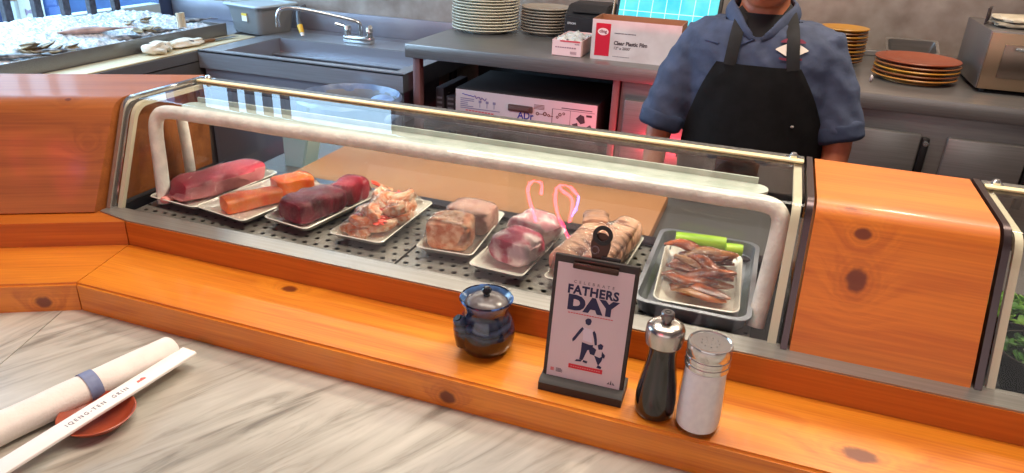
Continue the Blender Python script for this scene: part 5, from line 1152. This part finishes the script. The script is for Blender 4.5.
    obj('collar', remesh(b, .004, 3), jm, jk)
    b = B(); tube(b, [(x, front(x, z, .0075), z) for x, z in ((1.012, .366), (.985, .352), (.966, .336), (.962, .32), (.961, .305))], .0022, 8); tube(b, [(x, front(x, .352, .0075), .352-.1*(x-.9)) for x in (.905, .92, .935)], .0022, 8); obj('placket_seam', b, mat('seam_blue', (44, 56, 86), .85), jk)
    b = B(); ellipsoid(b, (.966, front(.966, .342, .009), .344), (.005, .003, .003)); q = Vector((1.268, .985, .30)); ellipsoid(b, q, (.004, .008, .008)); obj('button', b, mat('button', (170, 164, 164), .4), jk)
    # fish emblem on the chest
    b = B()
    def patch(pts, off):
        vs = [b.verts.new((x, front(x, z, off), z)) for x, z in pts]; b.faces.new(vs)
        return vs
    cx, cz = 1.094, .362-.012
    def fan(outl, off):
        nn = 10; rows = []
        for k in range(nn+1):
            x = outl[0]+(outl[1]-outl[0])*k/nn; f = outl[2](k/nn)
            rows.append((b.verts.new((x, front(x, cz+f[0], off), cz+f[0])), b.verts.new((x, front(x, cz+f[1], off), cz+f[1]))))
        for a, q in zip(rows, rows[1:]): b.faces.new((a[0], q[0], q[1], a[1]))
    fan((cx-.034, cx+.034, lambda u: (-.001-.013*math.sin(PI*u)**1.3, .001+.013*math.sin(PI*u))), .0115); obj('emblem_fish', b, mat('emblem_cream', (216, 206, 196), .8), jk)
    b = B(); fan((cx-.026, cx+.026, lambda u: (.0145, .017+.006*abs(math.sin(2*PI*u)))), .0115); fan((cx-.024, cx+.024, lambda u: (-.0195-.003*math.sin(PI*u), -.0155-.001*math.sin(PI*u))), .0115); obj('emblem_border', b, mat('emblem_red', (112, 40, 62), .85), jk)
    # apron
    am = mat('apron_black', (22, 22, 24), .9, c2=(30, 30, 33), scale=30, bump=.25, bscale=36)
    b = B(); rows = []
    def halfw(z):   # half width of the bib and skirt measured in angle around the body
        if z > .20: return math.radians(28+(.312-z)/.112*25)
        return math.radians(min(86, 53+(.20-z)/.14*33))
    zz = [.312-.012*k for k in range(68)]
    for z in zz:
        cx_, cy_, rx, ry = ring(z) if z > -.16 else TR[0][1:]; w = halfw(z); row = []
        for k in range(25):
            a = -PI/2+w*(k/12-1); o = .013+.0035*noise.noise(Vector((k*.35, z*9, 3)))+(max(0, -.1-z))*.06
            row.append(b.verts.new((cx_+(rx+o)*math.cos(a), cy_+(ry+o)*math.sin(a), z)))
        rows.append(row)
    for p, q in zip(rows, rows[1:]):
        for k in range(24): b.faces.new((p[k], p[k+1], q[k+1], q[k]))
    bmesh.ops.solidify(b, geom=list(b.faces), thickness=.002); ap = obj('apron', b, am, t)
    b = B()
    for s, xs in ((-1, (.968, .970, .972, .976, .988)), (1, (1.104, 1.098, 1.092, 1.080, 1.062))):
        pts = [(xs[0], front(xs[0], .308, .014), .308), (xs[1], front(xs[1], .34, .014), .34), (xs[2], front(xs[2], .375, .012), .376), (xs[3], 1.0, .413), (xs[4], 1.05, .432), (1.02+.04*s, 1.11, .428), (1.02, 1.135, .422)]
        tube(b, smoothpath(pts, 6), .0145, 10, flat=.16, up=(0, -1, .4))
    obj('strap', b, am, ap)
    b = B(); tube(b, [(1.04+(.178)*math.cos(a), 1.05+.142*math.sin(a), .06) for a in [2*PI*k/40 for k in range(41)]], .009, 8, flat=.3, up=(0, 0, 1)) if False else None
    for s in (-1, 1): tube(b, [(ring(.05)[0]+(.155+.02)*math.cos(a), 1.05+(.122+.02)*math.sin(a), .06) for a in [(-PI/2+s*(math.radians(78)+k*math.radians(102)/12)) for k in range(13)]], .012, 8, flat=.2, up=(0, 1, 0))
    obj('waist_tie', b, am, ap)
    b = B(); 
    for x, z in ((1.125, .185),): ellipsoid(b, (x, front(x, z, .016), z), (.004, .002, .003))
    obj('flour_speck', b, mat('speck', (150, 146, 140), .9), ap)
    b = B(); loft(b, [(1.04, 1.05, -.22, .162, .125), (1.038, 1.05, -.1, .166, .126), (1.04, 1.05, .0, .158, .125)], 28)
    for s in (-1, 1): tube(b, [(1.04+.08*s, 1.05, -.14), (1.045+.085*s, 1.05, -.4), (1.045+.085*s, 1.05, -.6), (1.045+.085*s, 1.06, -.90)], [.098, .085, .072, .062], 18)
    obj('trousers', remesh(b, .01, 4), mat('trousers_dark', (34, 34, 40), .85), t)
    b = B()
    for s in (-1, 1): ellipsoid(b, (1.045+.085*s, 1.015, KF+.042), (.046, .125, .042))
    for v in b.verts: v.co.z = max(v.co.z, KF+.0005)
    obj('shoes', b, mat('shoe_black', (20, 20, 20), .5), t)
chef()
